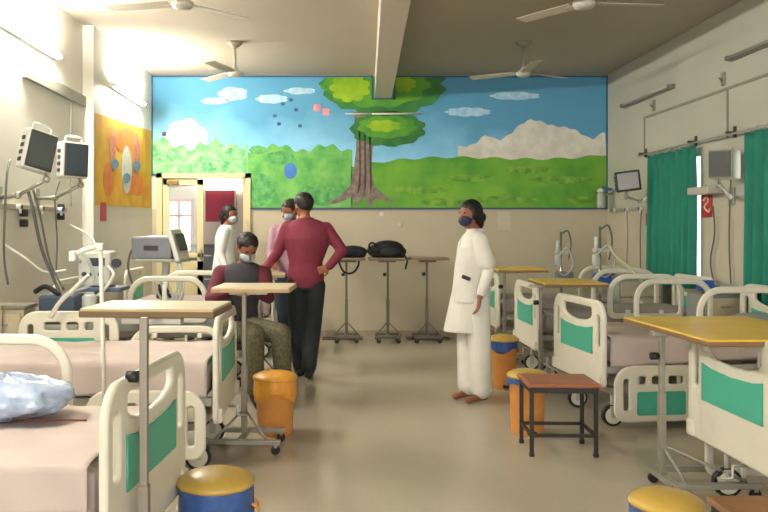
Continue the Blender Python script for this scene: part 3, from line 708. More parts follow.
def arm(mon, wall, tip):
    bpy.context.view_layer.update()
    inv = mon.matrix_world.inverted()
    s = 1 if wall[0] < 0 else -1
    md = [(a_+b_)/2+c_ for a_, b_, c_ in zip(wall, tip, (0, -.06, -.05))]
    m = MB().cyl((wall[0]+s*.02, wall[1], wall[2]), md, .016).sph(md, .026).cyl(md, tip, .014).sph(tip, .026).cyl(tip, mon.location, .012)
    bmesh.ops.transform(m.bm, matrix=inv, verts=m.bm.verts)
    a = put('wall_arm', m, STEEL, mon, local=True)
    m = MB().box((wall[0]+s*.01, wall[1], wall[2]), (.02, .1, .16), .004)
    bmesh.ops.transform(m.bm, matrix=inv, verts=m.bm.verts)
    put('wall_plate', m, STEEL, a, local=True)
p = W(41, 151, 5.45); o = monitor('tilted patient monitor, left of two on the left wall', p, R(50), R(13), .22, .28, .1, MONW, mat('screen_grey', '4e5553', .2, .05, 3), DARK)
arm(o, (XL, 5.75, 1.62), (p.x+.02, p.y+.05, p.z-.19))
p = W(76, 160, 6.2); o = monitor('patient monitor with blue screen beside the yellow poster', p, R(46), R(2), .215, .28, .11, MONW, SCR, DARK)
arm(o, (XL, 6.5, 1.64), (p.x+.02, p.y+.05, p.z-.19))
p = W(628, 181, 8.6); o = monitor('flat patient monitor with pale screen left of the far curtain', p, R(-14), R(-7), .26, .22, .04, DARK, SCRL, BLACK, handle=False)
arm(o, (XR, 8.9, 1.75), (p.x, p.y+.06, p.z-.17))
p = W(720, 164, 6.75); o = monitor('boxy grey patient monitor on the wall between the green curtains', p, R(-46), R(0), .20, .25, .2, mat('monitor_beige', 'a9a99b', .45, .04), mat('dull_screen', '3f4440', .25, .05), mat('bezel_olive', '5c5f56', .4, .05), handle=False)
arm(o, (XR, 7.05, 1.68), (p.x+.03, p.y+.08, p.z-.18))
# keyboards/shelf under boxy monitor
tag(put('monitor_shelf', MB().box2((XR-.16, 7.2, 1.71), (XR, 7.6, 1.78), .01).box2((XR-.15, 7.19, 1.73), (XR-.12, 7.2, 1.76)), mat('shelf_beige', 'b7b5a5', .5, .04)), 'pale shelf box on wall under the boxy monitor', 'shelf')
# bed-head gas rails
def rail(lb, x, y0, y1, z, n):
    s = 1 if x < 0 else -1
    t = thing('medical_gas_rail', lb, 'wall rail', (x, (y0+y1)/2, z))
    put('rail', MB().box2((x, y0, z-.02), (x+s*.025, y1, z+.02), .003), mat('rail_aluminium', 'a9a797', .4, .04, metal=.3), t)
    for k in range(n):
        yy = y0+(k+.5)*(y1-y0)/n
        o = put('gas_outlet', MB().cyl((x+s*.025, yy, z), (x+s*.06, yy, z), .022).cyl((x+s*.05, yy, z), (x+s*.05, yy, z-.05), .01), MONW, t)
        put('outlet_ring', MB().cyl((x+s*.06, yy, z), (x+s*.066, yy, z), .018), (REDP, BLUE, DARK)[k % 3], o)
    return t
rail('gas rail on right wall under the pale screen monitor', XR, 8.4, 10.1, 1.62, 4)
rail('gas rail on left wall behind the two monitors', XL, 4.9, 7.2, 1.56, 5)

# red signs
def sign(lb, pts, m):
    o = put('red_sign', pts, m); return tag(o, lb, 'sign')
t = thing('red_sign', 'red sign with white squiggle on right wall between curtains', 'sign', (XR, 7.5, 1.5))
put('plate', MB().box2((XR-.01, 7.42, 1.5), (XR, 7.62, 1.72), .003), REDP, t)
put('white_mark', MB().tube([(XR-.012, 7.58, 1.66), (XR-.012, 7.52, 1.69), (XR-.012, 7.48, 1.65), (XR-.012, 7.56, 1.6), (XR-.012, 7.48, 1.55), (XR-.012, 7.45, 1.58)], .008, 6), WCLOTH, t)
sign('narrow red sign on left wall below the yellow poster', MB().box2((X2, 7.95, 1.47), (X2+.01, 8.15, 1.66), .003), REDP)
sign('small red sign below the pale screen monitor', MB().box2((XR-.01, 8.83, 1.43), (XR, 8.98, 1.57), .003), mat('dull_red_paint', '9a4338', .6, .05))
tag(put('paper_notice', MB().box2((2.13, YB-.004, 1.38), (2.3, YB, 1.62)), mat('pale_paper', 'c4bda9', .8, .06, 30)), 'pale paper notice taped on back wall right of woman in white', 'paper')
tag(put('paper_notice', MB().box2((-.62, YB-.004, 1.42), (-.45, YB, 1.66)), mat('pale_blue_paper', 'b8bdb9', .8, .06, 30)), 'pale paper notice on back wall right of the door', 'paper')
for x, z, lb in ((.62, 1.55, 'small white switch plate on back wall above black bags, left one'), (.85, 1.42, 'small white switch plate on back wall above black bags, right one')):
    tag(put('switch_plate', MB().box2((x, YB-.012, z), (x+.05, YB, z+.05), .004), MONW), lb, 'switch')
# suction jar at right corner
t = thing('suction_jar', 'white suction jar hanging on rail at the back right corner', 'jar', (3.42, 10.1, 1.62))
q = W(601, 200, 10.0)
put('jar', MB().lathe((q.x, q.y, q.z-.1), [(.045, 0), (.05, .02), (.05, .17), (.035, .2)]), mat('milky_plastic', 'b9c0b4', .35, .04, alpha=.85), t)
put('cap', MB().lathe((q.x, q.y, q.z+.1), [(.05, 0), (.05, .03), (.02, .045)]), MONW, t)
put('blue_connector', MB().cyl((q.x+.02, q.y-.02, q.z+.14), (q.x+.1, q.y-.1, q.z+.13), .018), BLUE, t)
put('hook', MB().tube([(q.x+.04, q.y, q.z+.06), (XR-.02, q.y, q.z+.08)], .008), STEEL, t)
# blue handle by the monitor
# ---------------------------------------------------------------- ventilators, cables
VG = mat('ventilator_grey', '7b7c83', .45, .05)
def vent(lb, x, y, rz, zc):
    t = thing('ventilator', lb, 'ventilator', (x, y, 0), rz)
    hs = put('housing', MB().box((-.07, 0, zc), (.42, .3, .23), .02).box((-.02, 0, zc+.10), (.24, .2, .05), .02), VG, t, local=True)
    put('front_panel', MB().box((.16, 0, zc+.03), (.05, .33, .33), .015, ry=-.3), MONW, t, local=True)
    put('touch_screen', MB().box((.198, 0, zc+.06), (.008, .24, .18), .003, ry=-.3), DARK, t, local=True)
    put('panel_label', MB().box((-.07, -.152, zc), (.15, .004, .05), .001), DARK, t, local=True)
    put('shelf', MB().box((0, 0, zc-.125), (.48, .32, .03), .008), mat('shelf_green_grey', '9aa08c', .5, .04), t, local=True)
    put('column', MB().box((0, 0, (zc-.14+.1)/2+.03), (.07, .06, zc-.2), .01, ry=.08), MONW, t, local=True)
    put('base', MB().box((0, 0, .09), (.46, .06, .04), .01).box((0, 0, .09), (.06, .42, .04), .01), MONW, t, local=True)
    for sx, sy in ((-.2, 0), (.2, 0), (0, -.19), (0, .19)): put('caster', MB().cyl((sx-.012, sy, .036), (sx+.012, sy, .036), .035).box((sx, sy, .07), (.02, .02, .03)), BLACK, t, local=True)
    put('humidifier', MB().lathe((.04, -.09, zc-.46), [(.04, 0), (.055, .02), (.055, .09), (.03, .11)]).box((.04, -.08, zc-.48), (.13, .1, .05), .01), DARK, t, local=True)
    for k in range(3):
        put('breathing_hose', MB().tube([(.14, -.08+.05*k, zc-.05), (.20+.02*k, -.14, zc-.18), (.2+.04*k, -.15-.02*k, zc-.42), (.10+.06*k, -.16, zc-.55), (.02+.07*k, -.18, zc-.45), (.0+.05*k, -.22, zc-.3)], .014, 8), CLEAR, t, local=True)
    put('side_hose', MB().tube([(-.2, -.05, zc), (-.3, -.08, zc-.02), (-.33, -.1, zc-.2), (-.27, -.1, zc-.42)], .012), TUBG, t, local=True)
    return t
vent('grey ventilator on white cart in front of the cream door', -1.70, 8.1, R(-9), 1.20)
# second device cluster near px 95,270
t = thing('infusion_workstation', 'white device stack with blue tray between second and third left beds', 'medical device', (-1.92, 6.05, 0))
p = W(98, 268, 6.05)
put('housing', MB().box((p.x, p.y, p.z), (.24, .2, .26), .02), MONW, t)
put('display', MB().box((p.x+.02, p.y-.102, p.z+.05), (.12, .006, .06), .002), DARK, t)
for k in range(3): put('knob', MB().cyl((p.x-.07+k*.06, p.y-.1, p.z-.04), (p.x-.07+k*.06, p.y-.125, p.z-.04), .016), DARK, t)
put('blue_tray', MB().box((p.x+.04, p.y-.05, p.z-.15), (.36, .3, .03), .008), mat('slate_blue_tray', '53647c', .5, .06), t)
put('stand', MB().cyl((p.x, p.y, .1), (p.x, p.y, p.z-.12), .022).box((p.x, p.y, .07), (.42, .05, .03), .008).box((p.x, p.y, .07), (.05, .36, .03), .008), STEEL, t)
for dx, dy in ((-.19, 0), (.19, 0), (0, -.16), (0, .16)): put('caster', MB().cyl((p.x+dx-.01, p.y+dy, .028), (p.x+dx+.01, p.y+dy, .028), .028).box((p.x+dx, p.y+dy, .05), (.02, .02, .02)), BLACK, t)
put('gauge', MB().cyl((p.x+.16, p.y-.06, p.z+.04), (p.x+.16, p.y-.09, p.z+.04), .035), DARK, t)
put('hose', MB().tube([(p.x-.1, p.y-.1, p.z+.05), (p.x-.15, p.y-.2, p.z+.12), (p.x-.02, p.y-.24, p.z+.1), (p.x+.03, p.y-.22, p.z-.08), (p.x-.1, p.y-.2, p.z-.16), (p.x-.2, p.y-.16, p.z-.2)], .013), CLEAR, t)
put('hose', MB().tube([(p.x+.1, p.y-.1, p.z+.02), (p.x+.17, p.y-.2, p.z-.05), (p.x+.05, p.y-.24, p.z-.2), (p.x-.2, p.y-.2, p.z-.28), (p.x-.4, p.y-.15, p.z-.3)], .013), TUBW, t)
# grey/blue machine lower left px 60,300
t = thing('suction_machine', 'dark blue grey machine behind the second left bed under hoses', 'medical device', (-2.0, 5.75, 0))
p = W(62, 305, 5.75)
put('body', MB().box((p.x, p.y, p.z-.02), (.26, .24, .2), .02), mat('machine_blue_grey', '4a5668', .5, .06), t)
put('canister', MB().lathe((p.x+.2, p.y, p.z-.12), [(.05, 0), (.055, .02), (.055, .18), (.03, .2)]), CLEAR, t)
put('stand', MB().box((p.x, p.y, (p.z-.12)/2), (.3, .24, p.z-.13), .01), FRAME, t)
put('handle', MB().tube([(p.x-.16, p.y-.1, p.z+.1), (p.x-.08, p.y-.1, p.z+.14), (p.x+.02, p.y-.1, p.z+.08)], .018), BLACK, t)
# drip stand
t = thing('drip_stand', 'thin white drip stand with slanted arm between left beds', 'drip stand', (-1.08, 3.95, 0))
pb = W(107, 512, 3.93); pt_ = W(100.5, 243, 3.93)
put('pole', MB().cyl((pb.x, 3.93, .06), (pt_.x, 3.93, pt_.z), .0105), PLW, t)
put('top_arm', MB().tube([W(99, 247, 3.93), W(85, 250, 3.9), W(70, 257, 3.88)], .013), PLW, t)
put('arm_clamp', MB().box(W(73, 256, 3.88), (.035, .03, .05), .006), MONW, t)
put('arm_clamp', MB().box(W(100, 247, 3.93), (.035, .035, .04), .006), MONW, t)
for k in range(5):
    a_ = k*2*PI/5+.3
    put('foot', MB().tube([(pb.x, 3.93, .1), (pb.x+.2*math.cos(a_), 3.93+.16*math.sin(a_), .05)], .01), STEEL, t)
    put('caster', MB().cyl((pb.x+.2*math.cos(a_)-.01, 3.93+.16*math.sin(a_), .024), (pb.x+.2*math.cos(a_)+.01, 3.93+.16*math.sin(a_), .024), .024), BLACK, t)
# lockers
def locker(lb, x0, x1, y0, y1, h, m=None):
    t = thing('bedside_locker', lb, 'bedside locker', ((x0+x1)/2, (y0+y1)/2, 0))
    put('body', MB().box2((x0, y0, .05), (x1, y1, h-.02), .006), m or mat('locker_cream', 'b3a98b', .5, .04), t)
    put('top', MB().box2((x0-.015, y0-.015, h-.02), (x1+.015, y1+.015, h+.005), .006), mat('locker_top', '7f7a68', .4, .05), t)
    dr = put('drawer', MB().box2((x0+.02, y0-.012, h-.2), (x1-.02, y0, h-.05), .004), mat('locker_front', 'bdb396', .5, .03), t)
    put('handle', MB().box2(((x0+x1)/2-.04, y0-.03, h-.13), ((x0+x1)/2+.04, y0-.012, h-.115), .003), STEEL, dr)
    do = put('door', MB().box2((x0+.02, y0-.012, .09), (x1-.02, y0, h-.22), .004), MATS['locker_front'], t)
    put('knob', MB().sph((x1-.06, y0-.022, h*.55), .012), STEEL, do)
    for sx in (x0+.03, x1-.03):
        for sy in (y0+.03, y1-.03): put('foot', MB().cyl((sx, sy, 0), (sx, sy, .06), .015), BLACK, t)
    return t
locker('cream bedside locker against left wall behind the second bed', -2.36, -1.93, 5.95, 6.35, .86) if False else locker('cream bedside locker at the left wall behind second bed', -2.37, -2.08, 5.42, 5.62, .87)
locker('grey bedside locker by right wall below the boxy monitor', 3.12, 3.5, 6.72, 7.02, .86, mat('locker_grey', '8f948f', .5, .04))
locker('grey bedside locker in the right back, under hoses', 2.95, 3.4, 8.2, 8.55, .9, MATS['locker_grey'])
# things on lockers
tag(put('blue_box', MB().box((3.19, 6.82, .91), (.12, .1, .09), .01), BLUE), 'small blue box on the locker below the boxy monitor', 'box')
tag(put('folded_cloth', MB().box((3.37, 6.87, .89), (.18, .24, .05), .02), mat('grey_cloth', '8f918c', .9, .06)), 'grey folded cloth on the locker below the boxy monitor', 'cloth')

def dev(lb, px, py, Y, blue=True):
    p = W(px, py, Y)
    t = thing('oxygen_stand', lb, 'medical device', (p.x, p.y, 0))
    put('pole', MB().cyl((p.x, p.y, .08), (p.x, p.y, p.z+.25), .014), CHROME, t)
    put('base', MB().box((p.x, p.y, .06), (.4, .04, .03), .008).box((p.x, p.y, .06), (.04, .36, .03), .008), STEEL, t)
    for dx, dy in ((-.18, 0), (.18, 0), (0, -.16), (0, .16)): put('caster', MB().cyl((p.x+dx-.01, p.y+dy, .024), (p.x+dx+.01, p.y+dy, .024), .024).box((p.x+dx, p.y+dy, .045), (.02, .02, .02)), BLACK, t)
    put('flow_meter', MB().cyl((p.x-.05, p.y-.03, p.z-.02), (p.x-.05, p.y-.03, p.z+.14), .02).box((p.x, p.y-.01, p.z), (.16, .03, .04), .006), MONW, t)
    put('water_bottle', MB().lathe((p.x-.05, p.y-.03, p.z-.17), [(.035, 0), (.04, .02), (.04, .11), (.02, .14)]), CLEAR, t)
    put('control_unit', MB().box((p.x+.03, p.y-.03, p.z-.3), (.2, .14, .12), .015), BLUE if blue else VG, t)
    put('hose', MB().tube([(p.x-.05, p.y-.06, p.z-.05), (p.x+.05, p.y-.1, p.z+.05), (p.x+.12, p.y-.1, p.z-.15), (p.x+.02, p.y-.12, p.z-.28), (p.x-.1, p.y-.12, p.z-.22)], .012), CLEAR, t)
    put('hose', MB().tube([(p.x, p.y-.03, p.z+.22), (p.x+.06, p.y-.08, p.z+.26), (p.x+.1, p.y-.08, p.z+.1), (p.x+.06, p.y-.1, p.z-.1)], .01), TUBG, t)
    return t
dev('oxygen stand with clear bottle against back wall behind right beds', 561, 252, 9.85, False)
dev('oxygen stand with blue unit left of the pale screen monitor', 600, 250, 8.5)
# hoses and cables
def cable(name, lb, pts, r, m, cat='cable'):
    return tag(put(name, MB().tube(pts, r, 7), m), lb, cat)
cable('hanging_cable', 'dark cable looping down from the leftmost monitor', [W(10, 160, 5.7), W(7, 175, 5.6), W(5, 210, 5.5), W(4, 255, 5.5), W(8, 285, 5.5)], .008, TUBG)
cable('hanging_cable', 'thick grey cable slanting down the left wall to blue machine', [W(28, 190, 5.6), W(33, 210, 5.6), W(42, 250, 5.7), W(56, 284, 5.7), W(60, 296, 5.68)], .012, TUBG)
cable('hanging_cable', 'second grey cable slanting beside the thick one on left wall', [W(33, 190, 5.62), W(40, 215, 5.65), W(50, 262, 5.7), W(64, 290, 5.68)], .008, TUBG)
cable('hanging_cable', 'thin cable hanging straight below the blue screen monitor', [W(60, 180, 6.15), W(55, 200, 6.1), W(57, 240, 6.1), W(56, 275, 6.05)], .006, TUBG)
cable('air_hose', 'pale hose sagging across the left wall', [W(2, 243, 5.55), W(25, 258, 5.6), W(45, 272, 5.7), W(66, 270, 5.75)], .009, TUBW, 'hose')
cable('air_hose', 'pale straight hose rising toward the red sign on left', [Vector((XL+.02, 7.3, 1.43)), W(92, 238, 6.8), W(98, 262, 6.1)], .008, TUBW, 'hose')
cable('air_hose', 'white diagonal hose over the beige cabinet at left', [W(50, 318, 5.3), W(60, 302, 5.3), W(75, 288, 5.3), W(88, 276, 5.5)], .016, TUBW, 'hose')
cable('air_hose', 'pale hose slanting down to far right bed rails', [W(610, 246, 8.1), W(617, 257, 8.0), W(630, 268, 7.7), W(642, 282, 7.3)], .016, mat('yellowed_hose', 'bfb98f', .4, .04), 'hose')
cable('hanging_cable', 'thin cable hanging on right wall below boxy monitor', [Vector((XR-.03, 7.35, 1.6)), Vector((XR-.04, 7.3, 1.35)), Vector((XR-.03, 7.4, 1.1)), Vector((XR-.04, 7.32, .9))], .007, TUBG)
cable('hanging_cable', 'second thin cable on the right wall close to near curtain', [Vector((XR-.03, 7.0, 2.1)), Vector((XR-.04, 7.02, 1.6)), Vector((XR-.03, 7.05, 1.2)), Vector((XR-.04, 7.0, .9))], .007, TUBG)
cable('hanging_cable', 'thin cable below the pale screen monitor', [Vector((XR-.03, 9.05, 1.6)), Vector((XR-.06, 9.0, 1.3)), Vector((XR-.04, 9.05, 1.0)), Vector((XR-.05, 9.0, .8))], .007, TUBG)
cable('hanging_cable', 'twisted cable hanging left of the one below pale screen monitor', [Vector((XR-.1, 9.3, 1.6)), Vector((XR-.12, 9.22, 1.3)), Vector((XR-.1, 9.3, 1.0)), Vector((XR-.12, 9.2, .75))], .009, CON)
cable('hanging_cable', 'long thin wire down left wall from the trunking', [Vector((XL+.03, 7.3, 2.55)), Vector((XL+.03, 7.28, 2.0)), Vector((XL+.03, 7.3, 1.6))], .005, CON)
for (px, lb) in ((24, 'black plug hanging on left wall below leftmost monitor'), (61, 'black plug block below the blue screen monitor')):
    Yp = -2.37*F/(px-331); z_ = H+(228-(218 if px == 24 else 212))/F*Yp; q = V_((-2.37, Yp, z_))
    tag(put('power_plug', MB().box((q.x, q.y, q.z+.04), (.06, .04, .06), .01).box((q.x, q.y, q.z-.04), (.06, .04, .06), .01), BLACK), lb, 'plug')

# plastic wrapped bundle on nearest left bed
PLS = mat('crinkled_clear_plastic', '9fb0c8', .12, .35, 9, bump=.9, spec=.8, coat=.6)
def fn(u, v):
    th = u*2*PI; ph = (v-.5)*PI
    r = 1+.18*noise.noise(Vector((math.cos(th)*1.8, math.sin(th)*1.8, ph*1.5)))+.08*noise.noise(Vector((math.cos(th)*6, math.sin(th)*6, ph*5)))
    return Vector((.26*r*math.cos(ph)*math.cos(th), .17*r*math.cos(ph)*math.sin(th), .085*r*math.sin(ph)))
o = put('plastic_bundle', MB().grid(fn, 64, 32), PLS, None, local=True)
o.location = (-1.27, 3.14, .735); tag(o, 'shiny crinkled plastic wrapped bundle on the nearest left bed', 'bundle')
o = put('pillow', MB().sph((0, 0, 0), (.17, .26, .065), 24), mat('pale_pillow', 'aeb0a8', .8, .05, 8), None, local=True)
o.location = (-2.03, 2.9, .71); tag(o, 'pale pillow at head of the nearest left bed', 'pillow')
o = put('pillow', MB().sph((0, 0, 0), (.17, .28, .06), 24), MATS['grey_cloth'], None, local=True)
o.location = (3.15, 5.9, .71); tag(o, 'grey pillow on the right bed with lowered rail', 'pillow')

# bags on the back tables
BG = mat('black_bag_cloth', '17181a', .8, .2, 20, bump=.3)
t = thing('shoulder_bag', 'small black shoulder bag on table by the back wall', 'bag', (.27, 9.85, 1.035))
put('body', MB().sph((.27, 9.85, 1.11), (.18, .11, .075), 20).box((.27, 9.85, 1.09), (.32, .2, .1), .03), BG, t, fuse=.012)
put('strap', MB().tube([(.1, 9.74, 1.08), (.10, 9.66, .98), (.16, 9.65, .87), (.26, 9.65, .86), (.33, 9.66, .95), (.34, 9.74, 1.08)], .012), BG, t)
t = thing('backpack', 'bulky black backpack slumped on table by back wall', 'bag', (.7, 9.85, 1.035))
put('body', MB().sph((.7, 9.85, 1.15), (.2, .13, .1), 20).sph((.56, 9.85, 1.12), (.12, .11, .075), 20).sph((.84, 9.85, 1.11), (.09, .1, .065), 20).box((.7, 9.85, 1.07), (.42, .2, .06), .025), BG, t, fuse=.012)
put('front_pocket', MB().sph((.72, 9.74, 1.11), (.12, .04, .055), 16), mat('black_pocket', '25272a', .8, .1), t)
put('strap', MB().tube([(.86, 9.75, 1.1), (.92, 9.68, 1.02), (.905, 9.67, .93), (.9, 9.67, .9)], .012), BG, t)
put('strap', MB().tube([(.5, 9.76, 1.1), (.46, 9.7, 1.18), (.5, 9.72, 1.22), (.56, 9.76, 1.18)], .012), BG, t)

# papers on tables
tag(put('paper_sheet', MB().box((-.62, 7.2, .9925), (.14, .18, .003), rz=.3), mat('buff_paper', 'c2a55e', .8, .06)), 'buff paper on small table under the hand of maroon man', 'paper')

# ---------------------------------------------------------------- people
V = Vector
def hand(mb, wr, dirv, nrm, s=1, side=1, curl=.5):
    """palm + 4 fingers + thumb; dirv along hand, nrm = palm normal; side = +1/-1 thumb side"""
    d = V(dirv).normalized(); n = V(nrm); n = (n-d*n.dot(d)).normalized(); a = d.cross(n)*side
    for o in (-.026, -.009, .009, .026):
        mb.cap(V(wr)+a*o*.6*s, V(wr)+d*.085*s+a*o*s, .014*s, .011*s, 8)
    for i, (o, L_) in enumerate(((.032, .068), (.011, .078), (-.011, .072), (-.031, .056))):
        p0 = V(wr)+d*.085*s+a*o*s
        d1 = (d+n*curl*.5).normalized(); p1 = p0+d1*L_*.45*s
        d2 = (d+n*curl*1.4).normalized(); p2 = p1+d2*L_*.32*s
        d3 = (d+n*curl*2.4).normalized(); p3 = p2+d3*L_*.25*s
        mb.chain([p0, p1, p2, p3], [.0105*s, .0095*s, .009*s, .008*s], 8)
    t0 = V(wr)+d*.025*s+a*.028*s; t1 = t0+(d*.6+a*.8).normalized()*.035*s; t2 = t1+(d+a*.25+n*.4).normalized()*.03*s
    mb.chain([t0, t1, t2], [.014*s, .011*s, .0095*s], 8)

def person(lb, loc, J, face, cl):
    """J joints in world coordinates; face: unit vector the head looks along; cl: clothing spec"""
    t = thing('person', lb, 'person', loc)
    s = cl.get('scale', 1.0)
    yaw = cl['yaw']           # torso: x axis = across shoulders
    b = MB()
    pel, wai, che, nek, hd = [V(J[k]) for k in ('pelvis', 'waist', 'chest', 'neck', 'head')]
    sw = cl.get('sw', .16); dp = cl.get('dp', .105)
    def torso(mb, g, lo=None):
        r = [(pel+V((0, 0, -.09)), .12*s+g, .10*s+g, yaw), (pel, .155*s+g, .115*s+g, yaw), (wai, .135*s+g, .10*s+g, yaw), (che, sw*s+g, dp*s+g, yaw), (che+(nek-che)*.55, sw*.95*s+g, dp*.85*s+g, yaw), (che+(nek-che)*.85, sw*.55*s+g, dp*.6*s+g, yaw), (nek if lo is None else che+(nek-che)*.93, .06*s+g*.6, .06*s+g*.6, yaw)]
        mb.loft(r)
    torso(b, -.012)
    f = V(face).normalized(); up = V(cl.get('up', (0, 0, 1))); side = f.cross(up).normalized(); up = side.cross(f)
    Mh = Matrix((side, f, up)).transposed().to_4x4()
    b.cap(nek-V((0, 0, .03)), hd-up*.05, .052*s, .048*s)
    hs = s; s = s*cl.get('head', 1.07)
    b.sph(hd+up*.02*s, (.072*s, .092*s, .098*s), 18, Mh)
    b.sph(hd-up*.045*s+f*.02*s, (.055*s, .062*s, .062*s), 16, Mh)
    b.cap(hd+f*.088*s+up*.005, hd+f*.108*s-up*.02*s, .009*s, .014*s, 8)
    for q in (-1, 1): b.sph(hd+side*q*.073*s-up*.003-f*.005, (.012*s, .02*s, .032*s), 10, Mh)
    fs = s; s = hs
    for k in 'LR':
        sh, el, wr = V(J['sh'+k]), V(J['el'+k]), V(J['wr'+k])
        b.chain([che+(nek-che)*.5, sh, el, wr], [.06*s, .05*s, .038*s, .026*s])
        hdv = J.get('hd'+k, (wr-el)); nv = J.get('hn'+k, (0, 1, 0))
        hand(b, wr, hdv, nv, s, cl.get('thumb'+k, 1), cl.get('curl'+k, .5))
        hp, kn, an = V(J['hip'+k]), V(J['kn'+k]), V(J['an'+k])
        b.chain([hp, kn, an], [.078*s, .052*s, .036*s])
        to = V(J['toe'+k])
        b.chain([an+V((0, 0, -.03)), to], [.036*s, .028*s]); b.cap(an+V((0, 0, -.04))-(to-an)*V((.25, .25, 0)), to, .028*s, .026*s)
    put('body', b, cl.get('skin', SKIN), t, fuse=.0075, smooth=3)
    # face details
    s = fs
    e = MB()
    for q in (-1, 1): e.sph(hd+side*q*.03*s+f*.086*s+up*.028*s, (.012*s, .006*s, .006*s), 8, Mh)
    put('eyes', e, BLACK, t)
    # hair
    h = MB()
    h.sph(hd+up*.042*s-f*.012*s, (.083*s, .097*s, .092*s if cl.get('hair') == 'long' else .084*s), 18, Mh)
    if cl.get('hair') == 'long': h.sph(hd-up*.005*s-f*.04*s, (.078*s, .066*s, .09*s), 16, Mh)
    else: h.sph(hd+up*.012*s-f*.036*s, (.072*s, .062*s, .068*s), 16, Mh)
    if cl.get('hair') == 'long':
        h.sph(hd-up*.05*s-f*.07*s, (.06*s, .045*s, .085*s), 16, Mh); h.sph(hd-up*.015*s-f*.105*s, (.05*s, .045*s, .05*s), 14, Mh)
        for q in (-1, 1): h.sph(hd+side*q*.066*s+up*.02*s, (.022*s, .05*s, .06*s), 12, Mh)
    hm = h.mesh('hair')
    # carve face out: drop vertices in front of the hairline
    h2 = MB(); h2.addmesh(hm)
    for v in h2.bm.verts:
        l = v.co-hd; ff = l.dot(f); uu = l.dot(up)
        lim = .035*s if uu < .055*s else .2
        if ff > lim and uu < .065*s: v.co -= f*(ff-lim)*.95
    ho = put('hair', h2, HAIR, t, fuse=.009, smooth=4)
    for v in ho.data.vertices:
        n_ = noise.noise(Vector((v.co.x*45, v.co.y*45, v.co.z*22))); v.co += v.normal*(.006*n_+.001)
    if cl.get('mask'):
        m = MB(); m.sph(hd-up*.035*s+f*.052*s, (.06*s, .058*s, .05*s), 16, Mh)
        m.tube([hd-up*.03*s+f*.05*s+side*.055*s, hd-up*.005+side*.079*s], .003).tube([hd-up*.03*s+f*.05*s-side*.055*s, hd-up*.005-side*.079*s], .003)
        put('face_mask', m, cl['mask'], t)
    s = hs
    # upper garment
    g = MB(); torso(g, cl.get('loose', .016), 1)
    sl = cl.get('sleeve', 1.0)
    for k in 'LR':
        sh, el, wr = V(J['sh'+k]), V(J['el'+k]), V(J['wr'+k])
        pts = [che+(nek-che)*.42, sh, el]; rs = [.075*s, .064*s, .052*s]
        if sl > .5: pts.append(el+(wr-el)*(sl-.5)*1.9); rs.append(.04*s)
        g.chain(pts, rs)
    if cl.get('tunic'):
        zt, zb, rx, ry, off = cl['tunic']
        c0 = wai; yb = cl.get('tyaw', yaw)
        g.loft([(V((c0.x, c0.y, zt)), .15*s, .12*s, yaw), (V((c0.x+off*.3, c0.y, (zt+zb)/2)), (rx+.15*s)/2+.01, (ry+.12*s)/2+.01, yaw), (V((c0.x+off, c0.y, zb)), rx, ry, yaw)])
    put(cl['top_name'], g, cl['top'], t, fuse=.011, smooth=5)
    if cl.get('vest'):
        g = MB(); torso(g, .028, 1); put('vest', g, cl['vest'], t, fuse=.011, smooth=4)
    # collar
    if cl.get('collar'):
        c = MB()
        c.tube([nek+V((.066*s*math.cos(a), .066*s*math.sin(a), -.015)) for a in [i*2*PI/12 for i in range(13)]], .012*s)
        put('collar', c, cl['collar'], t)
    # trousers
    g = MB(); g.loft([(pel+V((0, 0, -.11)), .145*s, .12*s, yaw), (pel, .165*s, .13*s, yaw), (pel+(wai-pel)*.5, .152*s, .12*s, yaw)] if not cl.get('sit') else [(pel+V((0, 0, -.1)), .16*s, .13*s, yaw), (pel+V((0, 0, .06)), .16*s, .13*s, yaw)])
    lr = cl.get('leg_r', (.095, .075, .062))
    for k in 'LR':
        hp, kn, an = V(J['hip'+k]), V(J['kn'+k]), V(J['an'+k])
        g.chain([hp, kn, an+V((0, 0, .03))], [r_*s for r_ in lr])
    put('trousers', g, cl['bottom'], t, fuse=.011, smooth=5)
    if cl.get('belt'):
        c = MB(); q = pel+(wai-pel)*.55
        c.loft([(q+V((0, 0, -.015)), .158*s, .125*s, yaw), (q+V((0, 0, .02)), .158*s, .125*s, yaw)]); put('belt', c, BLACK, t)
    if cl.get('shoe'):
        for k in 'LR':
            an, to = V(J['an'+k]), V(J['toe'+k]); d_ = (to-an)*V((1, 1, 0))
            g = MB(); g.cap(an+V((0, 0, -.035))-d_*.25, V((to.x, to.y, .04))+d_*.12, .04*s, .034*s).cap(an+V((0, 0, -.01)), an+V((0, 0, -.04)), .042*s)
            for v in g.bm.verts: v.co.z = max(v.co.z, .004)
            put('shoe', g, cl['shoe'], t, fuse=.009, smooth=3)
    return t, dict(hd=hd, f=f, up=up, side=side)

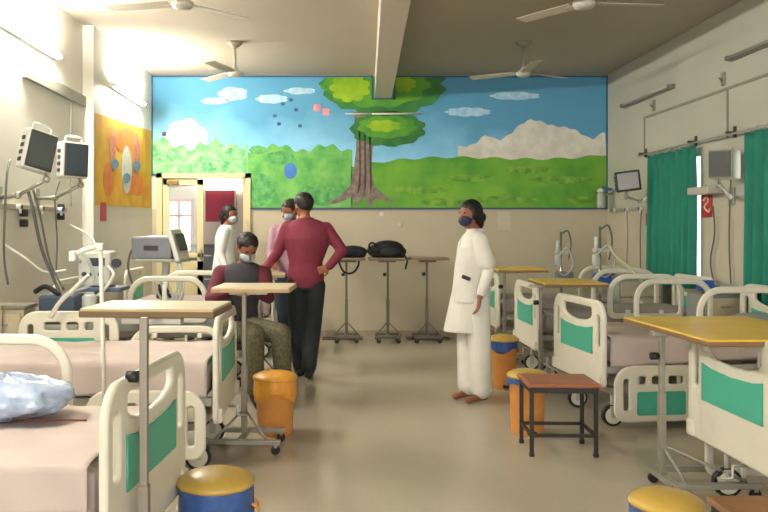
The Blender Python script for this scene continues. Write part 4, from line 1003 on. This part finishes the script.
# man in maroon shirt, back to the camera, hand on hip
Y = 7.45
person('person in maroon shirt seen from behind, one hand on hip', (-.22, Y, 0), dict(
    pelvis=(-.235, Y, .93), waist=(-.235, Y, 1.08), chest=(-.215, Y-.02, 1.30), neck=(-.235, Y, 1.50), head=(-.255, Y+.03, 1.60),
    shL=(-.405, Y, 1.405), elL=(-.50, Y+.02, 1.17), wrL=(-.60, Y-.12, 1.03), hdL=(-.4, -.9, -.35), hnL=(0, 0, -1),
    shR=(-.045, Y-.01, 1.395), elR=(.105, Y-.06, 1.19), wrR=(-.02, Y-.13, 1.045), hdR=(-.9, .3, -.4), hnR=(0, 1, 0),
    hipL=(-.32, Y, .86), knL=(-.31, Y+.02, .48), anL=(-.29, Y+.06, .09), toeL=(-.32, Y+.20, .03),
    hipR=(-.16, Y, .86), knR=(-.175, Y-.02, .48), anR=(-.205, Y-.07, .09), toeR=(-.19, Y+.08, .03)),
    (-.45, .85, -.22), dict(yaw=R(-4), sw=.2, dp=.115, top=MAROON, top_name='shirt', bottom=NAVY, shoe=BLACK, collar=MAROON, thumbL=-1, thumbR=1, leg_r=(.112, .088, .072), loose=.022))
# man behind him
Y = 8.5
person('person in lilac shirt and dark trousers behind the maroon shirt', (-.42, Y, 0), dict(
    pelvis=(-.43, Y, .92), waist=(-.43, Y, 1.07), chest=(-.43, Y, 1.28), neck=(-.43, Y, 1.47), head=(-.425, Y-.03, 1.58),
    shL=(-.27, Y, 1.38), elL=(-.22, Y-.03, 1.14), wrL=(-.26, Y-.2, 1.02), hdL=(-.3, -.9, -.2), hnL=(0, 0, -1),
    shR=(-.59, Y, 1.38), elR=(-.63, Y-.05, 1.14), wrR=(-.6, Y-.25, 1.04), hdR=(.2, -.9, -.2), hnR=(0, 0, -1),
    hipL=(-.35, Y, .86), knL=(-.36, Y-.02, .48), anL=(-.40, Y, .09), toeL=(-.44, Y-.16, .03),
    hipR=(-.51, Y, .86), knR=(-.50, Y-.02, .48), anR=(-.50, Y+.06, .09), toeR=(-.54, Y-.1, .03)),
    (-.75, -.6, -.35), dict(yaw=R(8), sw=.17, top=LIL, top_name='shirt', bottom=JEAN, shoe=BLACK, mask=MASKW, scale=.97))
# seated man
Y = 6.65
person('person seated on stool, grey vest over maroon sleeves, head bowed', (-.78, Y, 0), dict(
    pelvis=(-.78, Y+.08, .57), waist=(-.77, Y+.05, .75), chest=(-.745, Y, .95), neck=(-.715, Y-.04, 1.13), head=(-.685, Y-.12, 1.235),
    shL=(-.55, Y-.06, 1.03), elL=(-.50, Y-.22, .84), wrL=(-.58, Y-.44, .90), hdL=(-.5, -.8, .1), hnL=(0, 0, -1),
    shR=(-.92, Y+.0, 1.03), elR=(-.97, Y-.2, .83), wrR=(-.80, Y-.42, .90), hdR=(.6, -.7, .1), hnR=(0, 0, -1),
    hipL=(-.68, Y-.0, .57), knL=(-.40, Y-.28, .56), anL=(-.38, Y-.26, .1), toeL=(-.33, Y-.42, .03),
    hipR=(-.82, Y-.02, .57), knR=(-.60, Y-.38, .57), anR=(-.60, Y-.34, .1), toeR=(-.56, Y-.5, .03)),
    (.32, -.72, -.6), dict(yaw=R(-14), sw=.17, top=mat('dark_maroon_sleeve', '5f2530', .85, .08), top_name='sweater', vest=GREYV, bottom=KHAKI, shoe=BLACK, mask=MASKW, sit=True, leg_r=(.105, .085, .07), up=(.15, -.3, 1), thumbL=-1, scale=.98))
# woman in white
Y = 6.5
person('person in white tunic suit and navy mask standing in aisle', (1.15, Y, 0), dict(
    pelvis=(1.15, Y, .86), waist=(1.14, Y, 1.02), chest=(1.15, Y, 1.22), neck=(1.175, Y, 1.40), head=(1.13, Y-.015, 1.50),
    shL=(1.20, Y-.13, 1.30), elL=(1.245, Y-.17, 1.06), wrL=(1.17, Y-.22, .86), hdL=(-.15, -.05, -1), hnL=(-1, 0, 0),
    shR=(1.14, Y+.13, 1.30), elR=(1.17, Y+.17, 1.06), wrR=(1.10, Y+.16, .88), hdR=(-.15, 0, -1), hnR=(-1, 0, 0),
    hipL=(1.17, Y-.08, .80), knL=(1.19, Y-.07, .45), anL=(1.215, Y-.06, .08), toeL=(1.09, Y-.13, .028),
    hipR=(1.14, Y+.08, .80), knR=(1.13, Y+.08, .45), anR=(1.13, Y+.09, .08), toeR=(1.01, Y+.02, .028)),
    (-.82, -.5, -.05), dict(yaw=R(72), sw=.145, dp=.10, top=WCLOTH, top_name='tunic', bottom=WCLOTH, mask=MASKN, hair='long', tunic=(1.08, .56, .155, .185, -.045), leg_r=(.112, .102, .094), collar=WCLOTH, scale=.94, sleeve=.95, thumbL=1, thumbR=-1))
# jacket hem and lapels over the tunic
wm = [o for o in bpy.data.objects if o.name.startswith('person') and 'white tunic' in o.get('label', '')][0]
g = MB(); g.loft([(V((1.135, 6.5, .80)), .178, .162, R(72)), (V((1.142, 6.5, .95)), .165, .150, R(72)), (V((1.145, 6.5, 1.1)), .150, .138, R(72)), (V((1.152, 6.5, 1.25)), .150, .120, R(72))])
g.chain([V((1.19, 6.38, 1.30)), V((1.225, 6.345, 1.17)), V((1.24, 6.335, 1.12))], [.068, .068, .07]).chain([V((1.145, 6.62, 1.30)), V((1.16, 6.65, 1.12))], [.068, .07])
put('jacket', g, mat('white_jacket_cloth', 'd2d0c6', .85, .04, 8), wm, fuse=.011, smooth=3)
put('lapel', MB().tube([(1.165, 6.43, 1.385), (1.09, 6.41, 1.30), (1.045, 6.43, 1.2), (1.02, 6.44, 1.1)], .011).tube([(1.15, 6.54, 1.385), (1.06, 6.53, 1.30), (1.03, 6.50, 1.2)], .011), WCLOTH, wm)
put('pocket_clip', MB().box((1.07, Y-.165, 1.005), (.07, .02, .03), .004, rz=-.3, ry=.35), BLACK, wm)
# nurse in the doorway
Y = 9.75
person('person in white coat and pale mask standing in the doorway', (-1.27, Y, 0), dict(
    pelvis=(-1.30, Y, .93), waist=(-1.30, Y, 1.08), chest=(-1.29, Y, 1.27), neck=(-1.265, Y, 1.45), head=(-1.235, Y-.01, 1.55),
    shL=(-1.28, Y-.14, 1.36), elL=(-1.33, Y-.16, 1.1), wrL=(-1.25, Y-.2, .9), hdL=(.1, 0, -1), hnL=(1, 0, 0),
    shR=(-1.26, Y+.12, 1.36), elR=(-1.27, Y+.16, 1.1), wrR=(-1.2, Y+.12, .9), hdR=(.1, 0, -1), hnR=(1, 0, 0),
    hipL=(-1.30, Y-.08, .86), knL=(-1.30, Y-.08, .48), anL=(-1.31, Y-.08, .09), toeL=(-1.18, Y-.1, .03),
    hipR=(-1.29, Y+.08, .86), knR=(-1.29, Y+.08, .48), anR=(-1.3, Y+.08, .09), toeR=(-1.17, Y+.08, .03)),
    (.85, -.5, -.08), dict(yaw=R(75), sw=.145, top=mat('bright_white_coat', 'e0e2e0', .85, .03), top_name='coat', bottom=NAVY, mask=MASKW, hair='long', tunic=(1.1, .6, .16, .17, 0), shoe=BLACK, scale=.97, thumbL=-1, thumbR=1))
t = thing('handbag', 'black handbag standing on third left bed near the seated man', 'bag', (-1.2, 6.9, .66)) if False else None

GR = {'hospital_bed': 'hospital beds in two rows', 'overbed_table': 'wheeled overbed tables', 'waste_bin': 'orange waste bins', 'stool': 'low stools', 'patient_monitor': 'wall mounted patient monitors',
      'ceiling_fan': 'ceiling fans', 'curtain': 'green window curtains', 'bed_sheet': 'sheets on the hospital beds', 'tube_light': 'tube lights high on the side walls', 'hanging_cable': 'cables hanging on the walls',
      'air_hose': 'pale air hoses', 'floor_mat': 'dark mats by the back wall', 'bedside_locker': 'bedside lockers by the walls', 'medical_gas_rail': 'gas rails on the side walls', 'oxygen_stand': 'oxygen stands behind the right beds',
      'paper_notice': 'paper notices on the back wall', 'switch_plate': 'switch plates on the back wall', 'power_plug': 'black plugs on the left wall', 'wall_hook_plate': 'hook plates on the right wall', 'pillow': 'pillows on beds', 'red_sign': 'small red wall signs'}
for o in bpy.data.objects:
    k = o.name.split('.')[0]
    if o.parent is None and 'label' in o and k in GR: o['group'] = GR[k]

# ---------------------------------------------------------------- camera, light
cam = bpy.data.cameras.new('camera'); co = bpy.data.objects.new('camera', cam); COL.objects.link(co)
co.location = (0, 0, H); co.rotation_euler = (PI/2, 0, 0)
cam.sensor_width = 36; cam.lens = F/768*36; cam.shift_x = (384-331)/768; cam.shift_y = -(256-228)/768
cam.clip_start = .05
SC.camera = co
w = bpy.data.worlds.new('daylight'); SC.world = w; w.use_nodes = True
bg = w.node_tree.nodes['Background']; bg.inputs[0].default_value = (1, .96, .93, 1); bg.inputs[1].default_value = 2.75
vs = SC.view_settings; vs.view_transform = 'Standard'; vs.look = 'None'; vs.exposure = 1.02; vs.gamma = 1
try: SC.cycles.max_bounces = 8
except Exception: pass
